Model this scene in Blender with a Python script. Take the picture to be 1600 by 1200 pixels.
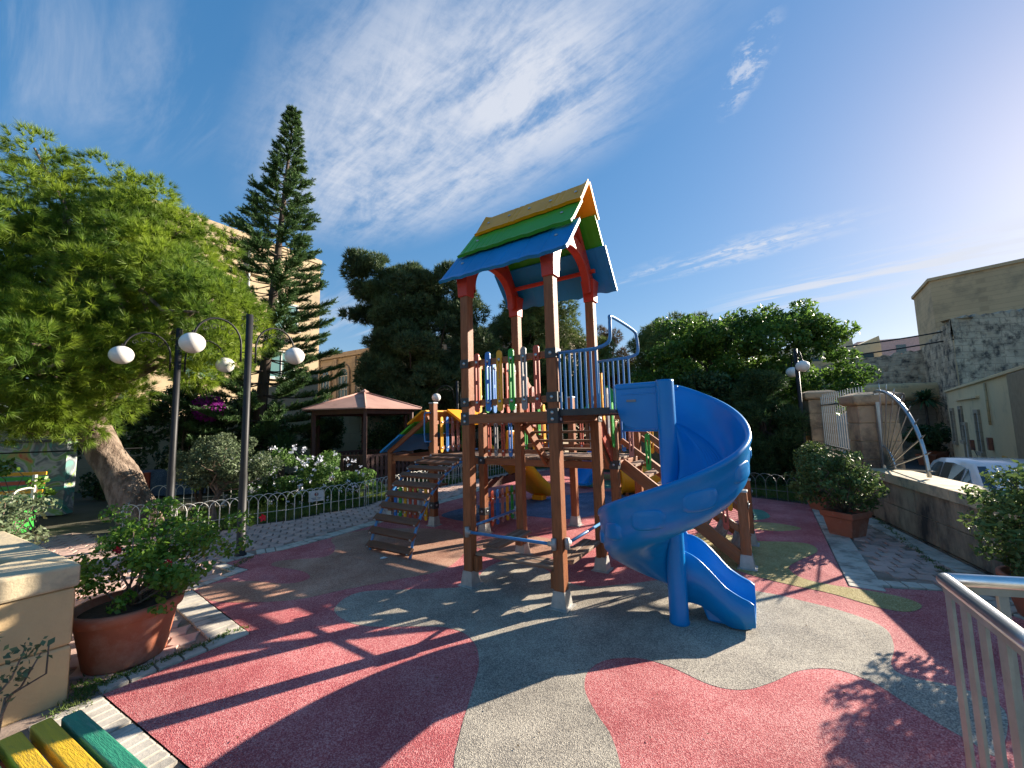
import bpy, bmesh, math, random
import numpy as np
from mathutils import Vector, Matrix
R = math.radians
S = bpy.context.scene
for o in list(bpy.data.objects): bpy.data.objects.remove(o)
C = S.collection

# ------------------------------------------------------------------ camera
F, PITCH, ROLL, CH = 623.4, R(5.625), R(-1.508), 1.506
fw = np.array([0, math.cos(PITCH), math.sin(PITCH)]); up0 = np.array([0, -math.sin(PITCH), math.cos(PITCH)]); rt0 = np.array([1., 0, 0])
rt = rt0 * math.cos(ROLL) + up0 * math.sin(ROLL); up = -rt0 * math.sin(ROLL) + up0 * math.cos(ROLL)
cam = bpy.data.cameras.new('camera'); camo = bpy.data.objects.new('camera', cam); C.objects.link(camo)
cam.sensor_width = 36; cam.lens = F / 1600 * 36; cam.clip_end = 2000; cam.clip_start = .05
camo.matrix_world = Matrix(((rt[0], up[0], -fw[0], 0), (rt[1], up[1], -fw[1], 0), (rt[2], up[2], -fw[2], CH), (0, 0, 0, 1)))
S.camera = camo
def G(x, y, z=0.):
    """world point at height z seen at photograph pixel x, y"""
    d = fw + rt * (x - 800) / F - up * (y - 600) / F
    t = (z - CH) / d[2]
    return Vector((d[0] * t, d[1] * t, z))

# ------------------------------------------------------------------ light
SAZ, SEL = 27.8, 20.3
w = bpy.data.worlds.new('World'); S.world = w; w.use_nodes = True
nt = w.node_tree; nt.nodes.clear()
def N(t, typ, **k):
    n = t.nodes.new(typ)
    for a, b in k.items(): setattr(n, a, b)
    return n
def mth(t, op, a, b=None, clamp=False):
    n = N(t, 'ShaderNodeMath', operation=op, use_clamp=clamp)
    for i, v in enumerate((a, b)):
        if v is None: continue
        if isinstance(v, (int, float)): n.inputs[i].default_value = v
        else: t.links.new(v, n.inputs[i])
    return n.outputs[0]
def build_world():
    L = nt.links.new
    sky = N(nt, 'ShaderNodeTexSky', sky_type='NISHITA', sun_disc=False, sun_elevation=R(SEL), sun_rotation=R(90 - SAZ), air_density=1.0, dust_density=.3, ozone_density=2.0)
    tc = N(nt, 'ShaderNodeTexCoord'); sp = N(nt, 'ShaderNodeSeparateXYZ'); L(tc.outputs['Generated'], sp.inputs[0])
    x, y, z = sp.outputs
    zc = mth(nt, 'ADD', mth(nt, 'MAXIMUM', z, 0.0), .06)
    px, py = mth(nt, 'DIVIDE', x, zc), mth(nt, 'DIVIDE', y, zc)      # sky plane coordinates
    cb = N(nt, 'ShaderNodeCombineXYZ'); L(px, cb.inputs[0]); L(py, cb.inputs[1])
    def noise(rot, sc, scale, det, rough, dist=0.):
        c, q = math.cos(R(rot)), math.sin(R(rot)); n = N(nt, 'ShaderNodeTexNoise'); k = N(nt, 'ShaderNodeCombineXYZ')
        L(mth(nt, 'MULTIPLY', mth(nt, 'ADD', mth(nt, 'MULTIPLY', px, c), mth(nt, 'MULTIPLY', py, q)), sc[0]), k.inputs[0])
        L(mth(nt, 'MULTIPLY', mth(nt, 'ADD', mth(nt, 'MULTIPLY', px, -q), mth(nt, 'MULTIPLY', py, c)), sc[1]), k.inputs[1]); L(k.outputs[0], n.inputs['Vector'])
        n.inputs['Scale'].default_value = scale; n.inputs['Detail'].default_value = det; n.inputs['Roughness'].default_value = rough; n.inputs['Distortion'].default_value = dist
        return n.outputs['Fac']
    def ramp(v, a, b):
        n = N(nt, 'ShaderNodeMapRange', interpolation_type='SMOOTHSTEP'); L(v, n.inputs[0])
        n.inputs['From Min'].default_value = a; n.inputs['From Max'].default_value = b
        return n.outputs[0]
    def blob(cx, cy, ax, ay, rot, soft=1.0):
        c, s = math.cos(R(rot)), math.sin(R(rot))
        dx, dy = mth(nt, 'SUBTRACT', px, cx), mth(nt, 'SUBTRACT', py, cy)
        a = mth(nt, 'DIVIDE', mth(nt, 'ADD', mth(nt, 'MULTIPLY', dx, c), mth(nt, 'MULTIPLY', dy, s)), ax)
        b = mth(nt, 'DIVIDE', mth(nt, 'ADD', mth(nt, 'MULTIPLY', dx, -s), mth(nt, 'MULTIPLY', dy, c)), ay)
        r = mth(nt, 'SQRT', mth(nt, 'ADD', mth(nt, 'MULTIPLY', a, a), mth(nt, 'MULTIPLY', b, b)))
        n = N(nt, 'ShaderNodeMapRange', interpolation_type='SMOOTHSTEP'); L(r, n.inputs[0])
        n.inputs['From Min'].default_value = 1.0 + soft * .3; n.inputs['From Max'].default_value = 1.0 - soft * .7
        return n.outputs[0]
    f1 = noise(-36, (.7, 3.0), 1.6, 9, .62, .45)
    f2 = noise(-46, (.8, 3.0), 2.8, 9, .66, .45)
    rip = noise(35, (1.0, 6.0), 5., 4, .55, .4)
    f3 = noise(-40, (.5, 2.8), 1.8, 9, .62, .5)
    fine = noise(0, (1., 1.), 14., 7, .7, .3)
    def mul(*a):
        r = a[0]
        for b in a[1:]: r = mth(nt, 'MULTIPLY', r, b)
        return r
    # the big fan of cirrus high in the middle, thin streaks to the left, low streaks to the right
    tex = mth(nt, 'ADD', mth(nt, 'ADD', mul(f2, .45), mul(f1, .40)), mul(fine, .18))
    fan = mul(blob(-.24, 1.20, .84, .44, -38, .85), ramp(tex, .34, .62), mth(nt, 'ADD', .66, mul(rip, .34)))
    core = mul(blob(.06, 1.04, .40, .34, -50, 1.1), ramp(tex, .36, .60), .95)
    veil = mul(blob(-1.05, .90, .60, .34, 25, 1.2), ramp(f1, .44, .78), .5)
    s1 = mul(blob(1.12, 2.02, .62, .16, -38, 1.), ramp(f3, .40, .60), ramp(fine, .34, .56), .9)
    s2 = mul(blob(2.15, 2.25, .95, .42, -55, 1.1), ramp(f3, .44, .62), .85)
    s4 = mul(blob(.64, .97, .15, .05, 80, 1.), ramp(fine, .46, .62), .6)
    low = mul(blob(-1.2, 2.8, 1.0, .5, 60, 1.2), ramp(f3, .42, .66), .5)
    allc = fan
    for q in (core, veil, s1, s2, s4, low): allc = mth(nt, 'MAXIMUM', allc, q)
    allc = mth(nt, 'MINIMUM', allc, .90)
    sc_ = N(nt, 'ShaderNodeVectorMath', operation='SCALE'); L(sky.outputs[0], sc_.inputs[0]); sc_.inputs['Scale'].default_value = .10
    gm = N(nt, 'ShaderNodeGamma'); L(sc_.outputs[0], gm.inputs[0]); gm.inputs[1].default_value = .47
    hs = N(nt, 'ShaderNodeHueSaturation'); hs.inputs['Saturation'].default_value = 2.05; L(gm.outputs[0], hs.inputs['Color'])
    tn = N(nt, 'ShaderNodeMix', data_type='RGBA', blend_type='MULTIPLY'); tn.inputs[0].default_value = 1; L(hs.outputs[0], tn.inputs[6]); tn.inputs[7].default_value = (1.0, .965, 1.05, 1)
    b1 = N(nt, 'ShaderNodeBackground'); L(tn.outputs[2], b1.inputs[0]); b1.inputs[1].default_value = .31
    b2 = N(nt, 'ShaderNodeBackground'); b2.inputs[0].default_value = (.86, .90, 1., 1); b2.inputs[1].default_value = .27
    mx = N(nt, 'ShaderNodeMixShader'); L(allc, mx.inputs[0]); L(b1.outputs[0], mx.inputs[1]); L(b2.outputs[0], mx.inputs[2])
    o = N(nt, 'ShaderNodeOutputWorld'); L(mx.outputs[0], o.inputs[0])
build_world()
sd = bpy.data.lights.new('sun', 'SUN'); sd.energy = 4.2; sd.angle = R(.5); sd.color = (1, .89, .74)
so = bpy.data.objects.new('sun', sd); C.objects.link(so)
sv = Vector((math.cos(R(SEL)) * math.cos(R(SAZ)), math.cos(R(SEL)) * math.sin(R(SAZ)), math.sin(R(SEL))))
so.rotation_euler = sv.to_track_quat('Z', 'Y').to_euler(); so.location = sv * 60
S.view_settings.view_transform = 'Standard'; S.view_settings.look = 'None'; S.view_settings.gamma = 1
S.view_settings.use_curve_mapping = False; S.view_settings.exposure = 1.72

# ------------------------------------------------------------------ materials
def new_mat(name):
    m = bpy.data.materials.new(name); m.use_nodes = True; t = m.node_tree
    return m, t, t.nodes['Principled BSDF']
def mat(name, c1, c2=None, rough=.6, scale=6, detail=5, bump=0., bscale=None, spec=.5, metal=0., stretch=(1, 1, 1), lo=.35, hi=.65, c3=None, s3=2., lo3=.5, hi3=.7, gen=False, coat=0, bdist=.01, island=0., courses=None):
    m, t, b = new_mat(name); L = t.links.new
    tc = N(t, 'ShaderNodeTexCoord'); mp = N(t, 'ShaderNodeMapping'); mp.inputs['Scale'].default_value = stretch
    if gen:
        g = N(t, 'ShaderNodeNewGeometry'); L(g.outputs['Position'], mp.inputs[0])
    else: L(tc.outputs['Object'], mp.inputs[0])
    def nz(sc, det=detail, r=.6):
        n = N(t, 'ShaderNodeTexNoise'); n.inputs['Scale'].default_value = sc; n.inputs['Detail'].default_value = det; n.inputs['Roughness'].default_value = r
        L(mp.outputs[0], n.inputs['Vector']); return n.outputs['Fac']
    def rng(v, a, bb):
        n = N(t, 'ShaderNodeMapRange'); L(v, n.inputs[0]); n.inputs['From Min'].default_value = a; n.inputs['From Max'].default_value = bb; return n.outputs[0]
    col = None
    c2 = c2 or tuple(v * .75 for v in c1)
    mx = N(t, 'ShaderNodeMix', data_type='RGBA'); L(rng(nz(scale), lo, hi), mx.inputs[0])
    mx.inputs[6].default_value = (*c1, 1); mx.inputs[7].default_value = (*c2, 1); col = mx.outputs[2]
    if c3:
        m3 = N(t, 'ShaderNodeMix', data_type='RGBA'); L(rng(nz(s3, 7, .68), lo3, hi3), m3.inputs[0]); L(col, m3.inputs[6]); m3.inputs[7].default_value = (*c3, 1); col = m3.outputs[2]
    if island:
        g = N(t, 'ShaderNodeNewGeometry'); hv = N(t, 'ShaderNodeHueSaturation'); L(col, hv.inputs['Color'])
        n = N(t, 'ShaderNodeMapRange'); L(g.outputs['Random Per Island'], n.inputs[0]); n.inputs['To Min'].default_value = 1 - island; n.inputs['To Max'].default_value = 1 + island
        L(n.outputs[0], hv.inputs['Value']); col = hv.outputs[0]
    if courses:
        g = N(t, 'ShaderNodeNewGeometry'); sp = N(t, 'ShaderNodeSeparateXYZ'); L(g.outputs['Position'], sp.inputs[0]); cx = N(t, 'ShaderNodeCombineXYZ')
        L(mth(t, 'ADD', mth(t, 'MULTIPLY', sp.outputs[0], .75), mth(t, 'MULTIPLY', sp.outputs[1], .66)), cx.inputs[0]); L(sp.outputs[2], cx.inputs[1])
        bk = N(t, 'ShaderNodeTexBrick'); L(cx.outputs[0], bk.inputs['Vector']); bk.inputs['Scale'].default_value = 1; bk.inputs['Brick Width'].default_value = courses[1]; bk.inputs['Row Height'].default_value = courses[0]
        bk.inputs['Mortar Size'].default_value = .018; bk.inputs['Mortar Smooth'].default_value = .4; bk.inputs['Color1'].default_value = (1, 1, 1, 1); bk.inputs['Color2'].default_value = (courses[2],) * 3 + (1,); bk.inputs['Mortar'].default_value = (courses[3],) * 3 + (1,)
        mm_ = N(t, 'ShaderNodeMix', data_type='RGBA', blend_type='MULTIPLY'); mm_.inputs[0].default_value = 1; L(col, mm_.inputs[6]); L(bk.outputs[0], mm_.inputs[7]); col = mm_.outputs[2]
    L(col, b.inputs['Base Color']); b.inputs['Roughness'].default_value = rough; b.inputs['Metallic'].default_value = metal
    b.inputs['Specular IOR Level'].default_value = spec; b.inputs['Coat Weight'].default_value = coat
    if bump:
        bp = N(t, 'ShaderNodeBump'); bp.inputs['Strength'].default_value = bump; bp.inputs['Distance'].default_value = bdist
        L(nz(bscale or scale * 4, 6), bp.inputs['Height']); L(bp.outputs[0], b.inputs['Normal'])
    return m
def leafmat(name, c1, c2, trans=.35, rough=.5, island=.35, scale=1.2):
    m, t, b = new_mat(name); L = t.links.new
    g = N(t, 'ShaderNodeNewGeometry'); n = N(t, 'ShaderNodeTexNoise'); n.inputs['Scale'].default_value = scale; n.inputs['Detail'].default_value = 3
    L(g.outputs['Position'], n.inputs['Vector'])
    r = N(t, 'ShaderNodeMapRange'); L(n.outputs['Fac'], r.inputs[0]); r.inputs['From Min'].default_value = .35; r.inputs['From Max'].default_value = .65
    mx = N(t, 'ShaderNodeMix', data_type='RGBA'); L(r.outputs[0], mx.inputs[0]); mx.inputs[6].default_value = (*c1, 1); mx.inputs[7].default_value = (*c2, 1)
    hv = N(t, 'ShaderNodeHueSaturation'); L(mx.outputs[2], hv.inputs['Color'])
    n2 = N(t, 'ShaderNodeMapRange'); L(g.outputs['Random Per Island'], n2.inputs[0]); n2.inputs['To Min'].default_value = 1 - island; n2.inputs['To Max'].default_value = 1 + island
    L(n2.outputs[0], hv.inputs['Value'])
    L(hv.outputs[0], b.inputs['Base Color']); b.inputs['Roughness'].default_value = rough; b.inputs['Specular IOR Level'].default_value = .3
    tr = N(t, 'ShaderNodeBsdfTranslucent'); L(hv.outputs[0], tr.inputs[0])
    ms = N(t, 'ShaderNodeMixShader'); ms.inputs[0].default_value = trans; L(b.outputs[0], ms.inputs[1]); L(tr.outputs[0], ms.inputs[2])
    L(ms.outputs[0], t.nodes['Material Output'].inputs[0])
    return m
def rubber(name, c, sp, dk=None):
    m, t, b = new_mat(name); L = t.links.new
    g = N(t, 'ShaderNodeNewGeometry')
    v = N(t, 'ShaderNodeTexVoronoi'); v.inputs['Scale'].default_value = 210; L(g.outputs['Position'], v.inputs['Vector'])
    sx = N(t, 'ShaderNodeSeparateColor'); L(v.outputs['Color'], sx.inputs[0])
    n = N(t, 'ShaderNodeTexNoise'); n.inputs['Scale'].default_value = 2.2; n.inputs['Detail'].default_value = 8; n.inputs['Roughness'].default_value = .68; L(g.outputs['Position'], n.inputs['Vector'])
    a = mth(t, 'ADD', sx.outputs[0], mth(t, 'MULTIPLY', mth(t, 'SUBTRACT', n.outputs['Fac'], .5), 1.6))
    r = N(t, 'ShaderNodeValToRGB'); L(a, r.inputs[0]); e = r.color_ramp.elements
    dk = dk or tuple(q * .62 for q in c)
    e[0].position = .1; e[0].color = (*dk, 1); e[1].position = .98; e[1].color = (*sp, 1)
    k = r.color_ramp.elements.new(.45); k.color = (*c, 1)
    n3 = N(t, 'ShaderNodeTexNoise'); n3.inputs['Scale'].default_value = .9; n3.inputs['Detail'].default_value = 6; L(g.outputs['Position'], n3.inputs['Vector'])
    hv = N(t, 'ShaderNodeHueSaturation'); L(r.outputs[0], hv.inputs['Color'])
    q = N(t, 'ShaderNodeMapRange'); L(n3.outputs['Fac'], q.inputs[0]); q.inputs['From Min'].default_value = .3; q.inputs['From Max'].default_value = .7; q.inputs['To Min'].default_value = .74; q.inputs['To Max'].default_value = 1.16
    n4 = N(t, 'ShaderNodeTexNoise'); n4.inputs['Scale'].default_value = 3.3; n4.inputs['Detail'].default_value = 9; n4.inputs['Roughness'].default_value = .75; n4.inputs['Distortion'].default_value = .8; L(g.outputs['Position'], n4.inputs['Vector'])
    q4 = N(t, 'ShaderNodeMapRange'); L(n4.outputs['Fac'], q4.inputs[0]); q4.inputs['From Min'].default_value = .60; q4.inputs['From Max'].default_value = .72; q4.inputs['To Min'].default_value = 1.; q4.inputs['To Max'].default_value = .74
    L(mth(t, 'MULTIPLY', q.outputs[0], q4.outputs[0]), hv.inputs['Value']); L(hv.outputs[0], b.inputs['Base Color'])
    b.inputs['Roughness'].default_value = .85; b.inputs['Specular IOR Level'].default_value = .25
    bp = N(t, 'ShaderNodeBump'); bp.inputs['Strength'].default_value = .6; bp.inputs['Distance'].default_value = .004
    L(v.outputs['Distance'], bp.inputs['Height']); L(bp.outputs[0], b.inputs['Normal'])
    return m
def glassy(name, c, rough=.08):
    m, t, b = new_mat(name); b.inputs['Base Color'].default_value = (*c, 1); b.inputs['Roughness'].default_value = rough; b.inputs['Specular IOR Level'].default_value = .8
    return m
M = {}
M['red_rubber'] = rubber('red_rubber', (.53, .128, .13), (.72, .33, .31), (.35, .07, .08))
M['grey_rubber'] = rubber('grey_rubber', (.34, .30, .245), (.56, .50, .40), (.19, .17, .145))
M['brown_rubber'] = rubber('brown_rubber', (.46, .23, .155), (.60, .39, .28))
M['yellow_rubber'] = rubber('yellow_rubber', (.42, .33, .12), (.60, .52, .27))
M['green_rubber'] = rubber('green_rubber', (.10, .27, .19), (.25, .45, .33))
M['blue_rubber'] = rubber('blue_rubber', (.07, .12, .22), (.2, .27, .38))
M['wood'] = mat('wood', (.33, .115, .042), (.20, .068, .025), .55, 5, 8, .35, 22, stretch=(9, 9, 1), c3=(.31, .16, .09), s3=1.2, lo3=.52, hi3=.8, spec=.35)
M['woodx'] = mat('woodx', (.33, .115, .042), (.20, .068, .025), .55, 5, 8, .35, 22, stretch=(1, 9, 9), c3=(.31, .16, .09), s3=1.2, lo3=.52, hi3=.8, spec=.35)
M['oldwood'] = mat('oldwood', (.28, .165, .10), (.15, .075, .045), .75, 5, 8, .5, 22, stretch=(1, 12, 9), c3=(.42, .33, .25), s3=1.5, lo3=.48, hi3=.7)
M['oldwoody'] = mat('oldwoody', (.28, .165, .10), (.15, .075, .045), .75, 5, 8, .5, 22, stretch=(12, 1, 9), c3=(.42, .33, .25), s3=1.5, lo3=.48, hi3=.7)
M['treadwood'] = mat('treadwood', (.17, .075, .038), (.10, .045, .025), .7, 5, 8, .5, 22, stretch=(1, 12, 9), c3=(.24, .13, .08), s3=1.5, lo3=.5, hi3=.8)
M['darkwood'] = mat('darkwood', (.10, .04, .03), (.06, .025, .02), .6, 5, 6, .3, 20, stretch=(6, 6, 1))
def plastic(n, c, **k): return mat(n, c, tuple(v * .84 for v in c), k.get('rough', .46), 3, 5, .12, 40, c3=tuple(v * .72 + .02 for v in c), s3=5, lo3=.54, hi3=.85, bdist=.004, spec=.35)
M['slide_blue'] = mat('slide_blue', (.002, .215, .57), (.002, .19, .51), .30, 3, 5, .05, 30, c3=(.03, .24, .52), s3=5, lo3=.52, hi3=.85, spec=.4, bdist=.003)
M['roof_blue'] = plastic('roof_blue', (.004, .23, .56)); M['roof_green'] = plastic('roof_green', (.06, .36, .02)); M['roof_yellow'] = plastic('roof_yellow', (.92, .36, .004))
M['red'] = plastic('red', (.60, .05, .025), rough=.42); M['p_red'] = plastic('p_red', (.45, .075, .04)); M['p_blue'] = plastic('p_blue', (.04, .19, .55)); M['p_yellow'] = plastic('p_yellow', (.78, .38, .02))
M['p_green'] = plastic('p_green', (.04, .36, .05)); M['p_grey'] = plastic('p_grey', (.26, .25, .25)); M['p_pink'] = plastic('p_pink', (.45, .20, .17))
M['tube_blue'] = mat('tube_blue', (.06, .25, .52), (.05, .20, .44), .35, 8, 4, .05)
M['galv'] = mat('galv', (.52, .54, .55), (.40, .41, .42), .3, 9, 5, .1, metal=.85)
M['footmetal'] = mat('footmetal', (.46, .45, .42), (.34, .33, .31), .5, 14, 5, .15, metal=.35)
M['blackplate'] = mat('blackplate', (.025, .026, .028), (.04, .04, .04), .5, 9, 4)
M['steel'] = mat('steel', (.85, .85, .84), (.74, .74, .73), .30, 20, 4, .05, metal=1.)
M['bar'] = mat('bar', (.46, .44, .38), (.34, .325, .28), .55, 10, 6, .15, c3=(.36, .33, .25), s3=4, metal=.2)
M['black'] = mat('black', (.014, .014, .015), (.022, .022, .023), .5, 8, 4, .05, spec=.3)
M['hoopmetal'] = mat('hoopmetal', (.70, .68, .62), (.55, .53, .48), .5, 9, 5, .1, metal=.3)
M['hoopgreen'] = mat('hoopgreen', (.20, .22, .19), (.14, .15, .13), .5, 9, 5, .1)
def globe():
    m, t, b = new_mat('globe'); b.inputs['Base Color'].default_value = (.82, .79, .74, 1); b.inputs['Roughness'].default_value = .3
    b.inputs['Subsurface Weight'].default_value = .35; b.inputs['Subsurface Radius'].default_value = (.1, .1, .1); return m
M['globe'] = mat('globe', (.84, .80, .74), (.74, .70, .64), .35, 5, 5, c3=(.55, .50, .43), s3=7, lo3=.55, hi3=.8)
M['lime'] = mat('lime', (.68, .47, .24), (.58, .40, .21), .85, 3, 8, .5, 30, c3=(.20, .17, .13), s3=2.4, lo3=.52, hi3=.72, gen=True)
M['coping'] = mat('coping', (.62, .50, .32), (.52, .42, .27), .85, 4, 8, .5, 30, c3=(.20, .18, .15), s3=3, lo3=.5, hi3=.7, gen=True)
M['wallstone'] = mat('wallstone', (.46, .36, .24), (.36, .28, .19), .9, 2.5, 8, .6, 22, c3=(.055, .05, .045), s3=1.3, lo3=.44, hi3=.62, gen=True, stretch=(1.3, 1.3, .6))
M['pillarstone'] = mat('pillarstone', (.50, .36, .22), (.40, .28, .18), .9, 3, 8, .5, 20, c3=(.07, .055, .045), s3=1.6, lo3=.48, hi3=.68, gen=True)
M['joint'] = mat('joint', (.36, .28, .18), (.28, .22, .14), .95, 6, 6, .3, gen=True)
M['yardwall'] = mat('yardwall', (.42, .33, .19), (.34, .27, .16), .9, 1.2, 8, .4, 14, c3=(.16, .13, .09), s3=.8, lo3=.52, hi3=.72, gen=True)
M['rubble'] = mat('rubble', (.64, .52, .37), (.44, .36, .26), .95, 1.9, 10, .9, 5, c3=(.075, .068, .06), s3=2.4, lo3=.47, hi3=.64, gen=True, bdist=.08, courses=(.30, .55, .82, .62))
M['beige'] = mat('beige', (.54, .41, .255), (.47, .35, .215), .9, .35, 8, .25, 6, c3=(.33, .26, .18), s3=.5, lo3=.55, hi3=.8, gen=True, courses=(.30, .7, .97, .90))
M['ochre'] = mat('ochre', (.58, .43, .25), (.50, .375, .22), .9, .5, 9, .35, 9, c3=(.22, .19, .13), s3=.6, lo3=.5, hi3=.75, gen=True, courses=(.30, .7, .93, .80))
M['cream'] = mat('cream', (.74, .58, .34), (.66, .52, .31), .85, .8, 8, .25, 10, c3=(.34, .29, .20), s3=1.1, lo3=.55, hi3=.8, gen=True)
M['greystone'] = mat('greystone', (.46, .37, .27), (.37, .30, .22), .9, .8, 8, .4, 8, c3=(.14, .12, .10), s3=.9, lo3=.5, hi3=.75, gen=True, courses=(.28, .6, .88, .72))
M['terra'] = mat('terra', (.42, .14, .075), (.34, .11, .06), .75, 5, 7, .2, 30, c3=(.48, .27, .2), s3=3.5, lo3=.5, hi3=.72)
M['soil'] = mat('soil', (.05, .035, .022), (.09, .06, .04), .95, 20, 6, .8, 40, gen=True)
M['bed'] = mat('bed', (.26, .185, .145), (.33, .25, .20), .95, 3, 8, .6, 30, gen=True, c3=(.08, .08, .04), s3=2, lo3=.5, hi3=.7)
M['ground'] = mat('ground', (.10, .085, .055), (.06, .06, .03), .95, 1.5, 9, .6, 12, gen=True)
M['paver'] = mat('paver', (.60, .40, .33), (.50, .335, .275), .88, 3, 8, .5, 60, gen=True, c3=(.22, .17, .14), s3=4.5, lo3=.52, hi3=.72, bdist=.004)
M['paver_b'] = mat('paver_b', (.53, .37, .31), (.44, .305, .25), .88, 3, 8, .5, 60, gen=True, c3=(.20, .165, .14), s3=4.5, lo3=.5, hi3=.7, bdist=.004)
M['kerbblock'] = mat('kerbblock', (.60, .54, .45), (.42, .38, .32), .88, 4, 8, .5, 60, gen=True, c3=(.18, .165, .14), s3=4, lo3=.5, hi3=.72, bdist=.004)
M['asphalt'] = mat('asphalt', (.06, .06, .058), (.045, .045, .045), .9, 3, 8, .5, 60, gen=True)
M['bark'] = mat('bark', (.30, .225, .17), (.13, .09, .065), .95, 9, 8, 1., 26, stretch=(1, 1, .35), gen=True, bdist=.05, lo=.42, hi=.58)
M['darkbark'] = mat('darkbark', (.09, .065, .045), (.05, .035, .03), .95, 9, 8, .8, 26, stretch=(1, 1, .4), gen=True)
M['car_paint'] = mat('car_paint', (.72, .73, .74), (.68, .69, .70), .25, 2, 2, coat=.6)
M['car_glass'] = glassy('car_glass', (.02, .03, .04), .06); M['tyre'] = mat('tyre', (.02, .02, .02), rough=.8)
M['window'] = glassy('window', (.05, .09, .10), .15); M['teal'] = glassy('teal', (.09, .20, .20), .25)
M['frame'] = mat('frame', (.62, .60, .54), (.5, .49, .45), .5, 8)
M['pinkroof'] = mat('pinkroof', (.52, .30, .24), (.44, .245, .20), .8, 2.5, 8, .25, 20, c3=(.30, .16, .13), s3=3, lo3=.56, hi3=.72)
M['benchgreen'] = mat('benchgreen', (.03, .25, .15), (.02, .18, .11), .6, 6, 8, .5, 30, stretch=(1, 8, 8), c3=(.16, .33, .24), s3=6, lo3=.55, hi3=.72)
M['benchyellow'] = mat('benchyellow', (.68, .42, .02), (.55, .33, .02), .6, 6, 8, .5, 30, stretch=(1, 8, 8), c3=(.25, .17, .05), s3=7, lo3=.56, hi3=.74)
M['rustred'] = mat('rustred', (.26, .10, .06), (.18, .07, .05), .7, 6)
M['white'] = mat('white', (.72, .71, .68), (.62, .61, .58), .6, 6); M['whiteflower'] = leafmat('whiteflower', (.66, .68, .80), (.80, .80, .84), .3, .6, .08)
M['redflower'] = leafmat('redflower', (.70, .02, .04), (.75, .04, .10), .3, .6, .1); M['purple'] = leafmat('purple', (.22, .01, .25), (.32, .02, .30), .3, .6, .3)
M['pine_needle'] = leafmat('pine_needle', (.29, .385, .035), (.11, .20, .028), .42, .5, .35, 1.3)
M['norfolk_leaf'] = leafmat('norfolk_leaf', (0.111, 0.195, 0.058), (0.065, 0.130, 0.046), .25, .5, .35)
M['cypress_leaf'] = leafmat('cypress_leaf', (0.117, 0.169, 0.065), (0.065, 0.104, 0.046), .2, .6, .4)
M['pine2_leaf'] = leafmat('pine2_leaf', (0.169, 0.215, 0.058), (0.091, 0.137, 0.046), .25, .6, .4)
M['brown_leaf'] = leafmat('brown_leaf', (0.169, 0.104, 0.052), (0.078, 0.072, 0.039), .25, .7, .4)
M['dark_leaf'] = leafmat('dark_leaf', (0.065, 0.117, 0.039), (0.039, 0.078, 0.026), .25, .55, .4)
M['ficus_leaf'] = leafmat('ficus_leaf', (.13, .23, .035), (.06, .125, .025), .45, .4, .4)
M['hibiscus_leaf'] = leafmat('hibiscus_leaf', (.20, .33, .045), (.08, .18, .025), .42, .3, .35, 5)
M['shrub_leaf'] = leafmat('shrub_leaf', (.14, .20, .055), (.075, .125, .04), .3, .55, .4, 4)
M['olive_leaf'] = leafmat('olive_leaf', (.16, .20, .11), (.09, .13, .06), .25, .5, .35, 4)
M['plumbago_leaf'] = leafmat('plumbago_leaf', (.13, .23, .05), (.07, .15, .035), .35, .5, .35, 3)
M['grass'] = leafmat('grass', (.10, .19, .03), (.15, .18, .06), .35, .6, .35, 4)
M['palm_leaf'] = leafmat('palm_leaf', (.06, .12, .04), (.04, .085, .03), .25, .5, .3)

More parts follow.
